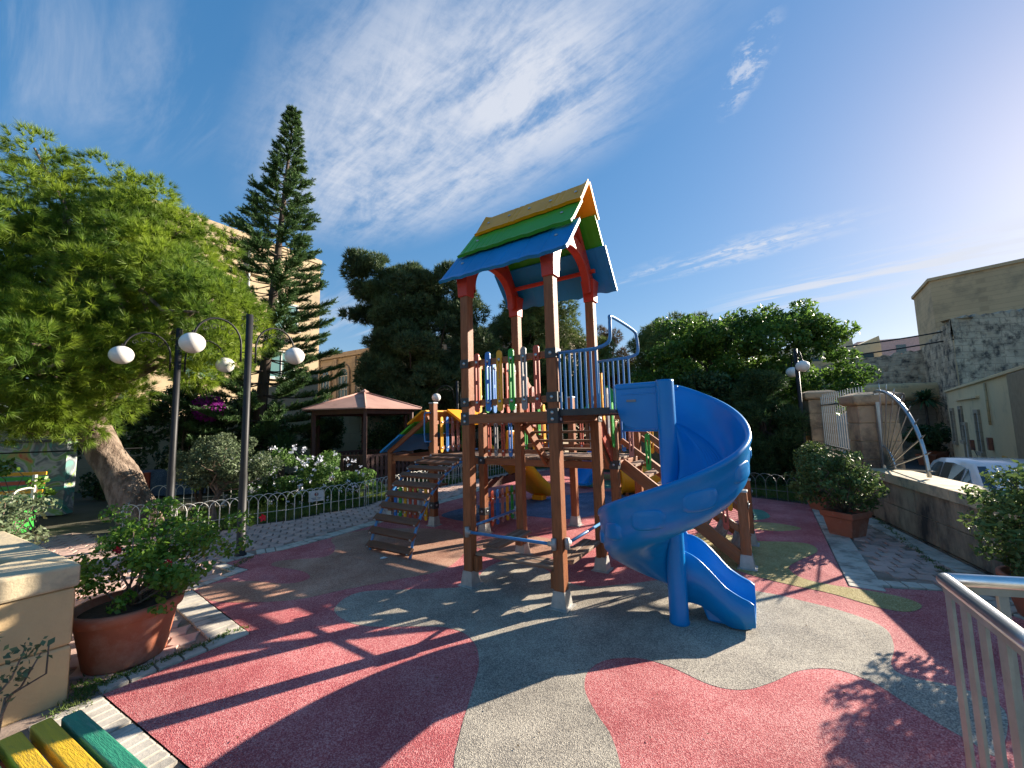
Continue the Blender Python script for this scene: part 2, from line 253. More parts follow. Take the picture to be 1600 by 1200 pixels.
# ------------------------------------------------------------------ mesh helpers
def link(o, parent=None):
    C.objects.link(o)
    if parent is not None: o.parent = parent
    return o
def tag(o, label=None, cat=None, group=None, kind=None):
    for k, v in (('label', label), ('category', cat), ('group', group), ('kind', kind)):
        if v: o[k] = v
    return o
def empty(name, loc=(0, 0, 0), rz=0., label=None, cat=None, group=None):
    o = bpy.data.objects.new(name, None); o.location = loc; o.rotation_euler = (0, 0, rz); o.empty_display_size = .1
    link(o); return tag(o, label, cat, group)
class MB:
    def __init__(s): s.v = []; s.f = []; s.sm = []
    def add(s, vs, fs, smooth=False):
        n = len(s.v); s.v += [tuple(p) for p in vs]; s.f += [tuple(i + n for i in f) for f in fs]; s.sm += [smooth] * len(fs); return s
    def box(s, c, d, rz=0., m=None):
        x, y, z = (q / 2 for q in d)
        vs = [Vector((a * x, b * y, e * z)) for a in (-1, 1) for b in (-1, 1) for e in (-1, 1)]
        mm = m or Matrix.Rotation(rz, 3, 'Z')
        vs = [mm @ q + Vector(c) for q in vs]
        return s.add(vs, [(0, 1, 3, 2), (4, 6, 7, 5), (0, 4, 5, 1), (2, 3, 7, 6), (0, 2, 6, 4), (1, 5, 7, 3)])
    def beam(s, a, b, wd, h, upv=(0, 0, 1)):
        a, b = Vector(a), Vector(b); d = b - a; l = d.length; x = d.normalized(); z = Vector(upv); y = z.cross(x).normalized(); z = x.cross(y)
        m = Matrix((x, y, z)).transposed(); return s.box((a + b) / 2, (l, wd, h), m=m)
    def tube(s, pts, r, n=8, close=False, caps=True):
        pts = [Vector(p) for p in pts]; rs = r if hasattr(r, '__len__') else [r] * len(pts); k = len(pts); vs = []
        prev = None
        for i, p in enumerate(pts):
            a = pts[i - 1] if (i > 0 or close) else p; b = pts[(i + 1) % k] if (i < k - 1 or close) else p
            t = (b - a).normalized()
            if prev is None:
                q = Vector((0, 0, 1)) if abs(t.z) < .9 else Vector((1, 0, 0)); x = t.cross(q).normalized()
            else: x = (prev - t * prev.dot(t)).normalized()
            prev = x; y = t.cross(x)
            vs += [p + (x * math.cos(2 * math.pi * j / n) + y * math.sin(2 * math.pi * j / n)) * rs[i] for j in range(n)]
        fs = []
        for i in range(k if close else k - 1):
            i2 = (i + 1) % k
            fs += [(i * n + j, i * n + (j + 1) % n, i2 * n + (j + 1) % n, i2 * n + j) for j in range(n)]
        if caps and not close: fs += [tuple(range(n - 1, -1, -1)), tuple((k - 1) * n + j for j in range(n))]
        return s.add(vs, fs, True)
    def lathe(s, prof, c=(0, 0, 0), n=20, smooth=True):
        c = Vector(c); vs = [c + Vector((r * math.cos(2 * math.pi * j / n), r * math.sin(2 * math.pi * j / n), z)) for r, z in prof for j in range(n)]; k = len(prof)
        fs = [(i * n + j, i * n + (j + 1) % n, (i + 1) * n + (j + 1) % n, (i + 1) * n + j) for i in range(k - 1) for j in range(n)]
        fs += [tuple(range(n - 1, -1, -1)), tuple((k - 1) * n + j for j in range(n))]
        return s.add(vs, fs, smooth)
    def prism(s, out, z0, z1, f=None):
        n = len(out); f = f or (lambda x, y, z: (x, y, z))
        vs = [f(x, y, z0) for x, y in out] + [f(x, y, z1) for x, y in out]
        return s.add(vs, [tuple(range(n - 1, -1, -1)), tuple(range(n, 2 * n))] + [(i, (i + 1) % n, (i + 1) % n + n, i + n) for i in range(n)])
    def grid(s, P, smooth=True, flip=False):
        a, b = len(P), len(P[0]); vs = [q for r in P for q in r]
        fs = [(i * b + j, i * b + j + 1, (i + 1) * b + j + 1, (i + 1) * b + j) for i in range(a - 1) for j in range(b - 1)]
        if flip: fs = [f[::-1] for f in fs]
        return s.add(vs, fs, smooth)
    def mesh(s, name):
        me = bpy.data.meshes.new(name); me.from_pydata(s.v, [], s.f); me.polygons.foreach_set('use_smooth', s.sm); me.update(); return me
    def build(s, name, m, parent=None, bevel=0., seg=2, auto=False):
        me = s.mesh(name); me.materials.append(M[m] if isinstance(m, str) else m)
        o = link(bpy.data.objects.new(name, me), parent)
        if bevel:
            md = o.modifiers.new('b', 'BEVEL'); md.width = bevel; md.segments = seg; md.limit_method = 'ANGLE'; md.angle_limit = R(35)
        return o
def inst(me, name, parent, loc=(0, 0, 0), rz=0., sc=None, mtx=None):
    o = bpy.data.objects.new(name, me)
    if mtx is not None: o.matrix_local = mtx
    else:
        o.location = loc; o.rotation_euler = (0, 0, rz)
        if sc: o.scale = sc
    return link(o, parent)
def copy_tree(o, parent=None):
    c = o.copy(); C.objects.link(c); c.parent = parent
    for ch in o.children: copy_tree(ch, c)
    return c
def bevbox(name, mt, bev=.008, seg=1):
    """unit cube mesh for shared blocks, slightly worn edges baked in"""
    bm = bmesh.new(); bmesh.ops.create_cube(bm, size=1.)
    bmesh.ops.bevel(bm, geom=bm.edges[:], offset=bev, segments=seg, affect='EDGES'); me = bpy.data.meshes.new(name); bm.to_mesh(me); bm.free()
    me.materials.append(M[mt]); return me
def tris(name, V, m, parent=None, quads=False):
    """one mesh out of a numpy array (n, 3 or 4, 3)"""
    V = np.asarray(V, dtype=np.float32); n, k, _ = V.shape
    me = bpy.data.meshes.new(name); me.vertices.add(n * k); me.vertices.foreach_set('co', V.ravel())
    me.loops.add(n * k); me.loops.foreach_set('vertex_index', np.arange(n * k, dtype=np.int32))
    me.polygons.add(n); me.polygons.foreach_set('loop_start', np.arange(0, n * k, k, dtype=np.int32)); me.polygons.foreach_set('loop_total', np.full(n, k, dtype=np.int32))
    me.update(calc_edges=True); me.materials.append(M[m])
    return link(bpy.data.objects.new(name, me), parent)
def unit(a): return a / np.maximum(np.linalg.norm(a, axis=-1, keepdims=True), 1e-9)
rng = np.random.default_rng(7)
def leaves(P, Nrm, size, aspect=.5, var=.35, bias=.5):
    """rhombus leaves at P, roughly facing Nrm"""
    n = len(P); d = unit(rng.normal(size=(n, 3))); nn = unit(d * (1 - bias) + Nrm * bias)
    a = unit(np.cross(nn, rng.normal(size=(n, 3)))); b = np.cross(nn, a)
    L = (size * (1 + var * rng.normal(size=n)).clip(.4, 2))[:, None]
    fold = nn * L * .12
    return np.stack([P - a * L * .5, P + b * L * aspect * .5 + fold, P + a * L * .5, P - b * L * aspect * .5 + fold], 1)
def blades(P, D, L, wd, k, spread=.5):
    """k thin triangular needles fanning out of each P along D"""
    n = len(P); P = np.repeat(P, k, 0); D = np.repeat(D, k, 0)
    d = unit(D + spread * rng.normal(size=(n * k, 3))); s = unit(np.cross(d, rng.normal(size=(n * k, 3))))
    l = L * rng.uniform(.6, 1.15, (n * k, 1))
    return np.stack([P - s * wd / 2, P + s * wd / 2, P + d * l], 1)
def in_lobes(lobes, n, shell=.55):
    """points and outward directions spread over a list of (centre, radii)"""
    vol = np.array([r[0] * r[1] * r[2] for c, r in lobes]) ** .7; idx = rng.choice(len(lobes), n, p=vol / vol.sum())
    c = np.array([l[0] for l in lobes])[idx]; r = np.array([l[1] for l in lobes])[idx]
    d = unit(rng.normal(size=(n, 3))); q = rng.uniform(shell ** 3, 1, (n, 1)) ** (1 / 3)
    return c + d * r * q, d
def sublobes(lobes, n, r0, r1, shell=.6):
    P, d = in_lobes(lobes, n, shell); return [(tuple(p), (r,) * 2 + (r * .75,)) for p, r in zip(P, rng.uniform(r0, r1, n))]
def catmull(pts, k=8, close=True):
    n = len(pts); out = []
    for i in range(n if close else n - 1):
        p0, p1, p2, p3 = (np.array(pts[(i + j) % n if close else min(max(i + j, 0), n - 1)], float) for j in (-1, 0, 1, 2))
        for t in np.linspace(0, 1, k, endpoint=False):
            out.append(.5 * ((2 * p1) + (-p0 + p2) * t + (2 * p0 - 5 * p1 + 4 * p2 - p3) * t * t + (-p0 + 3 * p1 - 3 * p2 + p3) * t ** 3))
    if not close: out.append(np.array(pts[-1], float))
    return out
def inside(p, poly):
    x, y = p[0], p[1]; r = False; n = len(poly)
    for i in range(n):
        a, b = poly[i], poly[i - 1]
        if (a[1] > y) != (b[1] > y) and x < (b[0] - a[0]) * (y - a[1]) / (b[1] - a[1]) + a[0]: r = not r
    return r
def edge_dist(p, poly):
    best = 9e9
    for i in range(len(poly)):
        a = np.array(poly[i - 1][:2]); b = np.array(poly[i][:2]); q = np.array(p[:2]); t = np.clip(np.dot(q - a, b - a) / max(np.dot(b - a, b - a), 1e-9), 0, 1)
        best = min(best, np.linalg.norm(q - a - t * (b - a)))
    return best
def sheet(name, poly, z, m, parent=None):
    bm = bmesh.new(); vs = [bm.verts.new((p[0], p[1], z)) for p in poly]; es = [bm.edges.new((vs[i - 1], vs[i])) for i in range(len(vs))]
    bmesh.ops.triangle_fill(bm, use_beauty=True, use_dissolve=False, edges=es)
    bmesh.ops.recalc_face_normals(bm, faces=bm.faces[:])
    if bm.faces and bm.faces[0].normal.z < 0: bmesh.ops.reverse_faces(bm, faces=bm.faces[:])
    me = bpy.data.meshes.new(name); bm.to_mesh(me); bm.free(); me.materials.append(M[m])
    return link(bpy.data.objects.new(name, me), parent)
rnd = random.Random(3)

# ------------------------------------------------------------------ ground, street, rubber surface
wall_dir = Vector((.38, .925, 0)).normalized(); W0 = Vector((4.83, 4.93, 0))             # inner face of the low wall
def wp(t, off=0., z=0.): return W0 + wall_dir * t + Vector((wall_dir.y, -wall_dir.x, 0)) * off + Vector((0, 0, z))
wl = [wp(-9), wp(1.25), wp(5.5), wp(30)]
tag(sheet('ground', [(-900, -900), (wp(-900, .1).x, -900)] + [(p.x + .1, p.y) for p in wl] + [(300, 900), (-900, 900)], -.03, 'ground'), kind='structure')
tag(sheet('street', [(-60, -900), (900, -900), (900, 900), (-60, 900)], -.9, 'asphalt'), kind='structure')
RED = [(-.715, 1.512)] + [G(*q)[:2] for q in ((297, 1200), (161, 1085), (392, 990), (303, 922), (389, 890), (352, 880), (400, 867), (446, 859), (510, 842), (580, 822), (668, 792), (725, 777), (800, 745))] + \
    [(1.5, 13.5), (3.9, 10.5)] + [G(*q)[:2] for q in ((1166, 776), (1264, 788), (1325, 916), (1478, 924))] + [(3.75, 1.0)]
tag(sheet('rubber_surface', RED, 0, 'red_rubber'), kind='structure')
def patch(px, m, z, name='rubber_patch'):
    o = sheet(name, catmull([G(*q)[:2] for q in px], 6), z, m); tag(o, kind='structure'); return o
patch([(523, 950), (560, 926), (640, 921), (715, 918), (742, 908), (760, 888), (795, 874), (835, 880), (870, 900), (910, 916), (975, 913), (1060, 906), (1195, 926), (1250, 938), (1320, 956), (1380, 980), (1397, 1010), (1393, 1040), (1420, 1058), (1497, 1074), (1570, 1110), (1560, 1180), (1513, 1157), (1470, 1133), (1415, 1099), (1364, 1067), (1305, 1046), (1250, 1048), (1205, 1067), (1160, 1078), (1110, 1070), (1050, 1043), (1000, 1029), (950, 1031), (920, 1048), (914, 1078), (932, 1115), (955, 1150), (972, 1210), (975, 1300), (800, 1320), (714, 1215), (718, 1150), (735, 1090), (748, 1040), (743, 1008), (722, 988), (690, 980), (640, 979), (580, 979), (540, 970)], 'grey_rubber', .0015)
patch([(310, 922), (332, 939), (400, 941), (470, 936), (540, 921), (620, 906), (690, 891), (722, 868), (730, 845), (700, 828), (600, 826), (548, 832), (518, 842), (524, 856), (508, 870), (440, 876), (425, 884), (470, 892), (484, 903), (450, 912), (390, 908), (335, 912)], 'brown_rubber', .0015)
patch([(735, 850), (790, 838), (850, 840), (878, 856), (850, 874), (790, 866)], 'brown_rubber', .0015)
patch([(692, 803), (745, 790), (850, 778), (940, 768), (1005, 774), (960, 796), (890, 811), (810, 806), (745, 815), (705, 811)], 'blue_rubber', .0015)
patch([(1038, 800), (1060, 793), (1092, 802), (1100, 818), (1075, 829), (1050, 828)], 'green_rubber', .0015)
patch([(1166, 797), (1190, 797), (1203, 808), (1175, 812)], 'green_rubber', .0015)
patch([(900, 757), (960, 750), (1010, 757), (960, 763)], 'green_rubber', .0015)
patch([(1169, 816), (1206, 817), (1240, 822), (1251, 827), (1215, 830), (1172, 825)], 'yellow_rubber', .0015)
patch([(985, 775), (1010, 765), (1060, 768), (1050, 778), (1010, 782)], 'yellow_rubber', .0015)
patch([(900, 745), (950, 741), (1000, 745), (950, 749)], 'yellow_rubber', .0015)
patch([(1071, 852), (1097, 832), (1140, 836), (1178, 845), (1234, 847), (1266, 851), (1277, 862), (1253, 874), (1233, 886), (1244, 899), (1272, 909), (1310, 916), (1350, 922), (1407, 933), (1440, 946), (1423, 956), (1380, 951), (1300, 928), (1235, 914), (1190, 903), (1150, 891), (1105, 874)], 'yellow_rubber', .003)

# ------------------------------------------------------------------ paving
PAVE = empty('pavement'); PAVE['kind'] = 'structure'
FENCE = [G(*q) for q in ((290, 838), (330, 832), (394, 820), (454, 812), (508, 801), (562, 792), (592, 783))] + [Vector((-2.3, 9.3, 0)), Vector((-1.3, 10.9, 0)), Vector((-.2, 12.6, 0))]
LP_ = [RED[i] for i in range(1, 15)]
left_poly = [tuple(p[:2]) for p in LP_] + [(.6, 14.2), (-.5, 14)] + [tuple(p[:2]) for p in reversed(FENCE)] + [(-5.6, 6.05), (-6.9, 6.4), (-7.5, 5.2), (-4.0, 3.3), (-2.6, 2.45), (-2.75, 2.2), (-2.9, 1.6), (-1.6, .8), (-.8, 1.2)]
right_poly = [tuple(G(*q)[:2]) for q in ((1264, 788), (1325, 916), (1478, 924))] + [(3.85, 1.0)] + [tuple(wp(t, -.02)[:2]) for t in (-4.5, 0, 1.5, 2.6)]
tag(sheet('pavement_bed', left_poly, -.012, 'bed', PAVE)); tag(sheet('pavement_bed', right_poly, -.012, 'bed', PAVE))
def arcs(wd, h):
    k = 4; o = []
    for i in range(k + 1): t = i / k; o.append((-wd / 2 + wd * t, -h / 2 - .028 * math.sin(math.pi * t)))
    for i in range(1, k): o.append((wd / 2 - .008 * math.sin(math.pi * i / k), -h / 2 + h * i / k))
    for i in range(k + 1): t = i / k; o.append((wd / 2 - wd * t, h / 2 - .028 * math.sin(math.pi * t)))
    for i in range(1, k): o.append((-wd / 2 + .008 * math.sin(math.pi * i / k), h / 2 - h * i / k))
    return o
pw, ph = .178, .158
def paver_mb(mb, x, y, rz, dz):
    c, s = math.cos(rz), math.sin(rz); o = arcs(pw - .010, ph - .010)
    n = len(o)
    def tr(q, z, k=1.): return (x + (q[0] * c - q[1] * s) * k, y + (q[0] * s + q[1] * c) * k, z)
    top = [tr(q, dz, .955) for q in o]; mid = [tr(q, dz - .005) for q in o]; bot = [tr(q, -.02) for q in o]
    mb.add(top + mid + bot, [tuple(range(n))] + [(n + i, n + (i + 1) % n, (i + 1) % n, i) for i in range(n)] + [(2 * n + i, 2 * n + (i + 1) % n, n + (i + 1) % n, n + i) for i in range(n)])
pmesh = []
for k, mm in enumerate(('paver', 'paver_b')):
    mb = MB(); paver_mb(mb, 0, 0, 0, .004); me = mb.mesh('paver'); me.materials.append(M[mm]); pmesh.append(me)
border_boxes = []
def border(p0, p1, depth, bw, side, z=.006, off=.012):
    p0, p1 = Vector((*p0[:2], 0)), Vector((*p1[:2], 0)); d = p1 - p0; L = d.length; d.normalize(); nn = Vector((-d.y, d.x, 0)) * side
    k = max(1, round(L / bw)); bw = L / k
    for i in range(k):
        c = p0 + d * (i + .5) * bw + nn * (depth / 2 + off)
        border_boxes.append((c + Vector((0, 0, z - .03 + rnd.uniform(-.003, .003))), math.atan2(d.y, d.x) + rnd.uniform(-.02, .02), (bw - .012, depth, .06)))
rp = [Vector((*p[:2], 0)) for p in RED]
border(rp[1] + (rp[1] - rp[2]).normalized() * .9, rp[2], .27, .075, 1)
border(rp[2] + Vector((-.02, .0, 0)), rp[3], .10, .125, 1); border(rp[2] + Vector((-.07, .10, 0)), rp[3] + Vector((-.12, -.02, 0)), .055, .125, 1)
border(rp[3], rp[4], .20, .095, 1)
border(rp[4], rp[5], .10, .12, 1); border(rp[5], rp[6], .10, .12, 1); border(rp[6], rp[7], .2, .1, 1)
for i in range(7, 13): border(rp[i], rp[i + 1], .20, .10, 1)
q1, q2, q3 = (Vector((*G(*q)[:2], 0)) for q in ((1264, 788), (1325, 916), (1478, 924)))
border(q1, q2, .24, .10, 1); border(q2 + Vector((.24, 0, 0)), q3, .13, .13, 1); border(q3, Vector((3.85, 1.2, 0)), .2, .1, 1)
border(wp(-4), wp(2.4), .2, .1, 1, off=.06)
cand = []
def rdist(x, y, q):
    c, t = math.cos(q[1]), math.sin(q[1]); dx, dy = x - q[0].x, y - q[0].y; a, b = abs(dx * c + dy * t) - q[2][0] / 2, abs(-dx * t + dy * c) - q[2][1] / 2
    return math.hypot(max(a, 0), max(b, 0)) if (a > 0 or b > 0) else max(a, b)
def fill(poly, ang, marg):
    xs = [p[0] for p in poly]; ys = [p[1] for p in poly]; cx, cy = sum(xs) / len(xs), sum(ys) / len(ys); c, s = math.cos(ang), math.sin(ang)
    for i in range(-90, 90):
        for j in range(-90, 90):
            a, b = i * pw + (j % 2) * pw * .5, j * ph; x, y = cx + a * c - b * s, cy + a * s + b * c
            if y < .6 or y > 13: continue
            if inside((x, y), poly) and edge_dist((x, y), poly) > .07:
                if all(rdist(x, y, q) > .062 for q in border_boxes if abs(q[0].x - x) < .4 and abs(q[0].y - y) < .4): cand.append((x, y, ang))
fill(left_poly, R(27), 0); fill(right_poly, R(-20), 0)
def visible(x, y): 
    d = np.array([x, y, -CH]); z = d @ fw
    if z < .3: return False
    u_, v_ = 800 + F * (d @ rt) / z, 600 - F * (d @ up) / z
    return -20 < u_ < 1620 and v_ < 1230
cand = [c for c in cand if visible(c[0], c[1])]
cand.sort(key=lambda c: c[0] ** 2 + c[1] ** 2)
for c in cand[:300]: inst(rnd.choice(pmesh), 'paver', PAVE, (c[0], c[1], rnd.uniform(-.003, .002)), c[2] + rnd.uniform(-.02, .02))
mb = MB()
for c in cand[300:]: paver_mb(mb, c[0], c[1], c[2] + rnd.uniform(-.02, .02), .004 + rnd.uniform(-.003, .002))
o = mb.build('paver_field', 'paver', PAVE); o['kind'] = 'stuff'
kb = bevbox('border_block', 'kerbblock', .03)
border_boxes = [b for b in border_boxes if visible(b[0].x, b[0].y)]
border_boxes.sort(key=lambda b: b[0].x ** 2 + b[0].y ** 2)
for b in border_boxes[:300]: inst(kb, 'border_block', PAVE, b[0], b[1], b[2])
mb = MB()
for b in border_boxes[300:]: mb.box(b[0], b[2], b[1])
if mb.v: mb.build('border_block_field', 'kerbblock', PAVE)['kind'] = 'stuff'

# ------------------------------------------------------------------ block masonry
def block_wall(parent, a, b, z0, z1, thick, course, bl, mt, bev=.03, jit=.004, bed='joint', name='stone_block', skip=None, gap=.008):
    """individual blocks from a to b with the wall body to the right of a->b; a recessed mortar core behind"""
    a, b = Vector((*a[:2], 0)), Vector((*b[:2], 0)); d = b - a; L = d.length; d.normalize(); nn = Vector((d.y, -d.x, 0)); rz = math.atan2(d.y, d.x)
    me = bevbox(name, mt, bev); n = round((z1 - z0) / course); ch = (z1 - z0) / n
    for r_ in range(n):
        k = max(1, round(L / bl)); xs = [0.] + [(i + (.5 if r_ % 2 else 0)) * L / k + rnd.uniform(-.06, .06) * bl for i in range(1 if r_ % 2 == 0 else 0, k)] + [L]
        xs = sorted(x for x in xs if 0 <= x <= L)
        for x0, x1 in zip(xs, xs[1:]):
            if x1 - x0 < .02: continue
            c = a + d * (x0 + x1) / 2 + nn * (thick / 2 + rnd.uniform(-jit, jit)); zc = z0 + (r_ + .5) * ch
            if skip and skip(c, zc): continue
            inst(me, name, parent, (c.x, c.y, zc), rz, (x1 - x0 - gap, thick, ch - gap))
    c = (a + b) / 2 + nn * thick / 2
    MB().box((c.x, c.y, (z0 + z1) / 2), (L - .01, thick - .03, z1 - z0 - .02), rz).build('mortar', bed, parent)

# low garden wall on the right
GW = empty('garden_wall', label='low stained limestone wall with flat coping between the playground and the street', cat='wall')
a, b = wp(-7.5), wp(1.25)
block_wall(GW, a, b, 0, .58, .36, .29, .78, 'wallstone', .02); 
for o in GW.children: pass
me = bevbox('coping_stone', 'coping', .02)
for i in range(9):
    c = wp(1.25 - .49 - i * .98 + .0, .18 - .36 + .36, .64); inst(me, 'coping_stone', GW, c, math.atan2(wall_dir.y, wall_dir.x), (.97, .42, .12))
MB().box(wp(-3.1, .18, -.45), (8.7, .34, .88), math.atan2(wall_dir.y, wall_dir.x)).build('wall_footing', 'wallstone', GW)

def pillar(c, wd, h, label, rz=math.atan2(wall_dir.y, wall_dir.x)):
    t = empty('gate_pillar', c, rz, label, 'pillar', 'stone pillars of the park fence')
    me = bevbox('stone_block', 'pillarstone', .03); n = 6; ch = (h - .2) / n
    for i in range(n):
        if i % 2: inst(me, 'stone_block', t, (0, 0, (i + .5) * ch), 0, (wd, wd, ch - .008))
        else:
            for s in (-1, 1): inst(me, 'stone_block', t, (s * (wd / 4), 0, (i + .5) * ch), 0, (wd / 2 - .006, wd + .004, ch - .008))
    MB().box((0, 0, (h - .2) / 2), (wd - .03, wd - .03, h - .21)).build('mortar', 'joint', t)
    MB().add(*_cap(wd, h)).build('cap_stone', 'pillarstone', t, .02)
    return t
def _cap(wd, h):
    a = wd / 2 + .03; b = wd / 2 + .07; vs = []
    for r_, z in ((a, h - .2), (b, h - .16), (b, h - .05), (b - .12, h)): vs += [(-r_, -r_, z), (r_, -r_, z), (r_, r_, z), (-r_, r_, z)]
    fs = [(3, 2, 1, 0), (12, 13, 14, 15)] + [(4 * k + i, 4 * k + (i + 1) % 4, 4 * k + 4 + (i + 1) % 4, 4 * k + 4 + i) for k in range(3) for i in range(4)]
    return vs, fs
P2c = wp(1.25 + .26, .2); P1c = Vector((6.95, 9.1, 0))
pillar(P2c, .48, 1.84, 'stone pillar with a wide cap, nearer one, where the fan shaped ironwork starts')
pillar(P1c, .48, 2.06, 'stone pillar behind the right street lamp, further one of the two beside the white bars')
rail = empty('park_railing', label='tall white bar railing on a low stone wall between the two stone pillars', cat='railing')
dv = (P1c - P2c); dl = dv.length; dv.normalize(); ang = math.atan2(dv.y, dv.x)
block_wall(rail, P1c - dv * .24 + Vector((-.15 * dv.y, .15 * dv.x, 0)), P2c + dv * .24 + Vector((-.15 * dv.y, .15 * dv.x, 0)), 0, .80, .32, .27, .7, 'wallstone', .02)
bar = MB().box((0, 0, 0), (.016, .016, 1.12)).box((0, 0, .575), (.012, .012, .05)).mesh('vertical_bar'); bar.materials.append(M['galv'])
nb = 19
for i in range(nb):
    t_ = .30 + (dl - .60) * i / (nb - 1); p = P2c + dv * t_; inst(bar, 'vertical_bar', rail, (p.x, p.y, 1.36 + .0), ang)
for z in (.86, 1.72):
    MB().beam(P2c + dv * .26 + Vector((0, 0, z)), P1c - dv * .26 + Vector((0, 0, z)), .03, .03).build('cross_bar', 'galv', rail)
# fan of ironwork on the wall
fan = empty('fan_ironwork', tuple(wp(1.2, .18, .70)), ang, 'quarter wheel of grey ironwork with pointed spokes on the wall top beside the pillar', 'ironwork')
fan.rotation_euler = (0, 0, math.atan2(-wall_dir.y, -wall_dir.x)); RR = 1.12
MB().tube([(RR * math.sin(t), 0, .02 + RR * math.cos(t)) for t in np.linspace(0, math.pi / 2, 24)], .024, 8).build('outer_arc', 'galv', fan)
MB().tube([(.30 * math.sin(t), 0, .02 + .30 * math.cos(t)) for t in np.linspace(0, math.pi / 2, 12)], .012, 6).build('inner_arc', 'galv', fan)
MB().box((-.03, 0, .57), (.05, .05, 1.14)).build('upright', 'galv', fan)
for i in range(9):
    t = math.pi / 2 * (i + .5) / 9; dx, dz = math.sin(t), math.cos(t)
    m_ = MB().tube([(.06 * dx, 0, .06 * dz), ((RR + .06) * dx, 0, (RR + .06) * dz), ((RR + .15) * dx, 0, (RR + .15) * dz)], [.010, .010, .001], 6); m_.build('spoke', 'galv', fan)
# boundary wall behind the right hedge
bw_ = empty('boundary_wall', label='plain low beige wall running behind the dark conifer on the right', cat='wall')
block_wall(bw_, (3.6, 16.), tuple((P1c - Vector((.3, -.2, 0)))[:2]), 0, 1.35, .3, .27, .6, 'yardwall', .02)

# planter on the left
PL = empty('stone_planter', label='pale limestone planter with thick coping at the left edge of the photo', cat='planter')
k0 = Vector((-2.585, 2.44, 0)); d1 = Vector((-.60, -.80, 0)).normalized(); d2 = Vector((-.876, .482, 0)).normalized()
def band(off, z0, z1, a, dirv, l, side, name, mt, par, bev=.012):
    n_ = Vector((-dirv.y, dirv.x, 0)) * side; p = a + dirv * off; c = p + dirv * l / 2 + n_ * .13
    MB().box((c.x, c.y, (z0 + z1) / 2), (l, .26, z1 - z0), math.atan2(dirv.y, dirv.x)).build(name, mt, par, bev)
def poly_block(name, pts, z0, z1, mt, bev=.015):
    return MB().prism([(p[0], p[1]) for p in pts], z0, z1).build(name, mt, PL, bev)
n1 = Vector((-d1.y, d1.x, 0)) * -1; n2 = Vector((-d2.y, d2.x, 0)) * 1          # inward normals
if n1.dot(d2) < 0: n1 = -n1
if n2.dot(d1) < 0: n2 = -n2
inn = G(32, 872, .75); inn.z = 0
def front(t0, t1, z0, z1, ov=0., name='stone_block', mt='lime'):
    p, q = k0 + d1 * t0 - n1 * ov, k0 + d1 * t1 - n1 * ov
    pi, qi = (k0 + d1 * t0 + n1 * .28), (k0 + d1 * t1 + n1 * .28)
    if t0 <= 0: p = k0 - (n1 + n2) * ov * .6; pi = inn
    poly_block(name, [p, q, qi, pi][::-1] if False else [q, p, pi, qi], z0, z1, mt)
def back(t0, t1, z0, z1, ov=0., name='stone_block', mt='lime'):
    p, q = k0 + d2 * t0 - n2 * ov, k0 + d2 * t1 - n2 * ov
    pi, qi = (k0 + d2 * t0 + n2 * .28), (k0 + d2 * t1 + n2 * .28)
    if t0 <= 0: p = k0 - (n1 + n2) * ov * .6; pi = inn
    poly_block(name, [p, q, qi, pi], z0, z1, mt)
for z0, z1, cut in ((-.02, .30, .62), (.3025, .619, .42)):
    front(0, cut, z0, z1); front(cut + .004, 1.4, z0, z1); back(0, cut + .3, z0, z1); back(cut + .304, 2.6, z0, z1)
front(0, .42, .622, .75, .022, 'coping_stone', 'coping'); front(.425, 1.4, .622, .75, .022, 'coping_stone', 'coping')
back(0, .9, .622, .7505, .022, 'coping_stone', 'coping'); back(.905, 2.6, .622, .7505, .022, 'coping_stone', 'coping')
poly_block('soil', [inn, inn + d1 * 1.2, inn + d1 * 1.2 + d2 * 2, inn + d2 * 2.2], .3, .52, 'soil')

# ------------------------------------------------------------------ play structure
TA = math.atan2(-.5373, .8434)
PS = empty('play_structure', (-.44, 3.94, 0), TA, 'wooden climbing tower with plank roof, blue spiral slide, low decks, ladder and stairs', 'play structure')
uu, vv = Vector((.8434, -.5373, 0)), Vector((.5373, .8434, 0))
def loc(p):   # world -> tower coordinates
    d = Vector((p[0], p[1], 0)) - Vector((-.44, 3.94, 0)); return Vector((d.dot(uu), d.dot(vv), p[2] if len(p) > 2 else 0))
s_ = .95
def foot(parent, w0=.135, w1=.102):
    vs = []
    for r_, z in ((w0 / 2 + .02, 0), (w0 / 2 + .02, .008), (w0 / 2, .012), (w1 / 2, .135)): vs += [(-r_, -r_, z), (r_, -r_, z), (r_, r_, z), (-r_, r_, z)]
    fs = [(3, 2, 1, 0), (12, 13, 14, 15)] + [(4 * k + i, 4 * k + (i + 1) % 4, 4 * k + 4 + (i + 1) % 4, 4 * k + 4 + i) for k in range(3) for i in range(4)]
    m_ = MB().add(vs, fs)
    return m_
foot_me = foot(None).mesh('post_foot'); foot_me.materials.append(M['footmetal'])
bolt_mb = MB().lathe([(.016, 0), (.017, .004), (.010, .010), (.001, .011)], n=10); bolt_me = bolt_mb.mesh('bolt'); bolt_me.materials.append(M['galv'])
def post(x, y, z1, z0=.13, wd=.092, capped=False):
    p = MB().box((0, 0, (z0 + z1) / 2), (wd, wd, z1 - z0)).build('post', 'wood', PS, .006); p.location = (x, y, 0)
    inst(foot_me, 'post_foot', p)
    if capped:
        c = MB().box((0, 0, z1 + .012), (wd + .014, wd + .014, .024)).build('post_cap', 'footmetal', p, .008)
    return p
pA, pB, pC, pD = [post(*q, 2.9) for q in ((0, 0), (s_, 0), (s_, s_), (0, s_))]
def pt(x, y, z): return Vector((x, y, z))
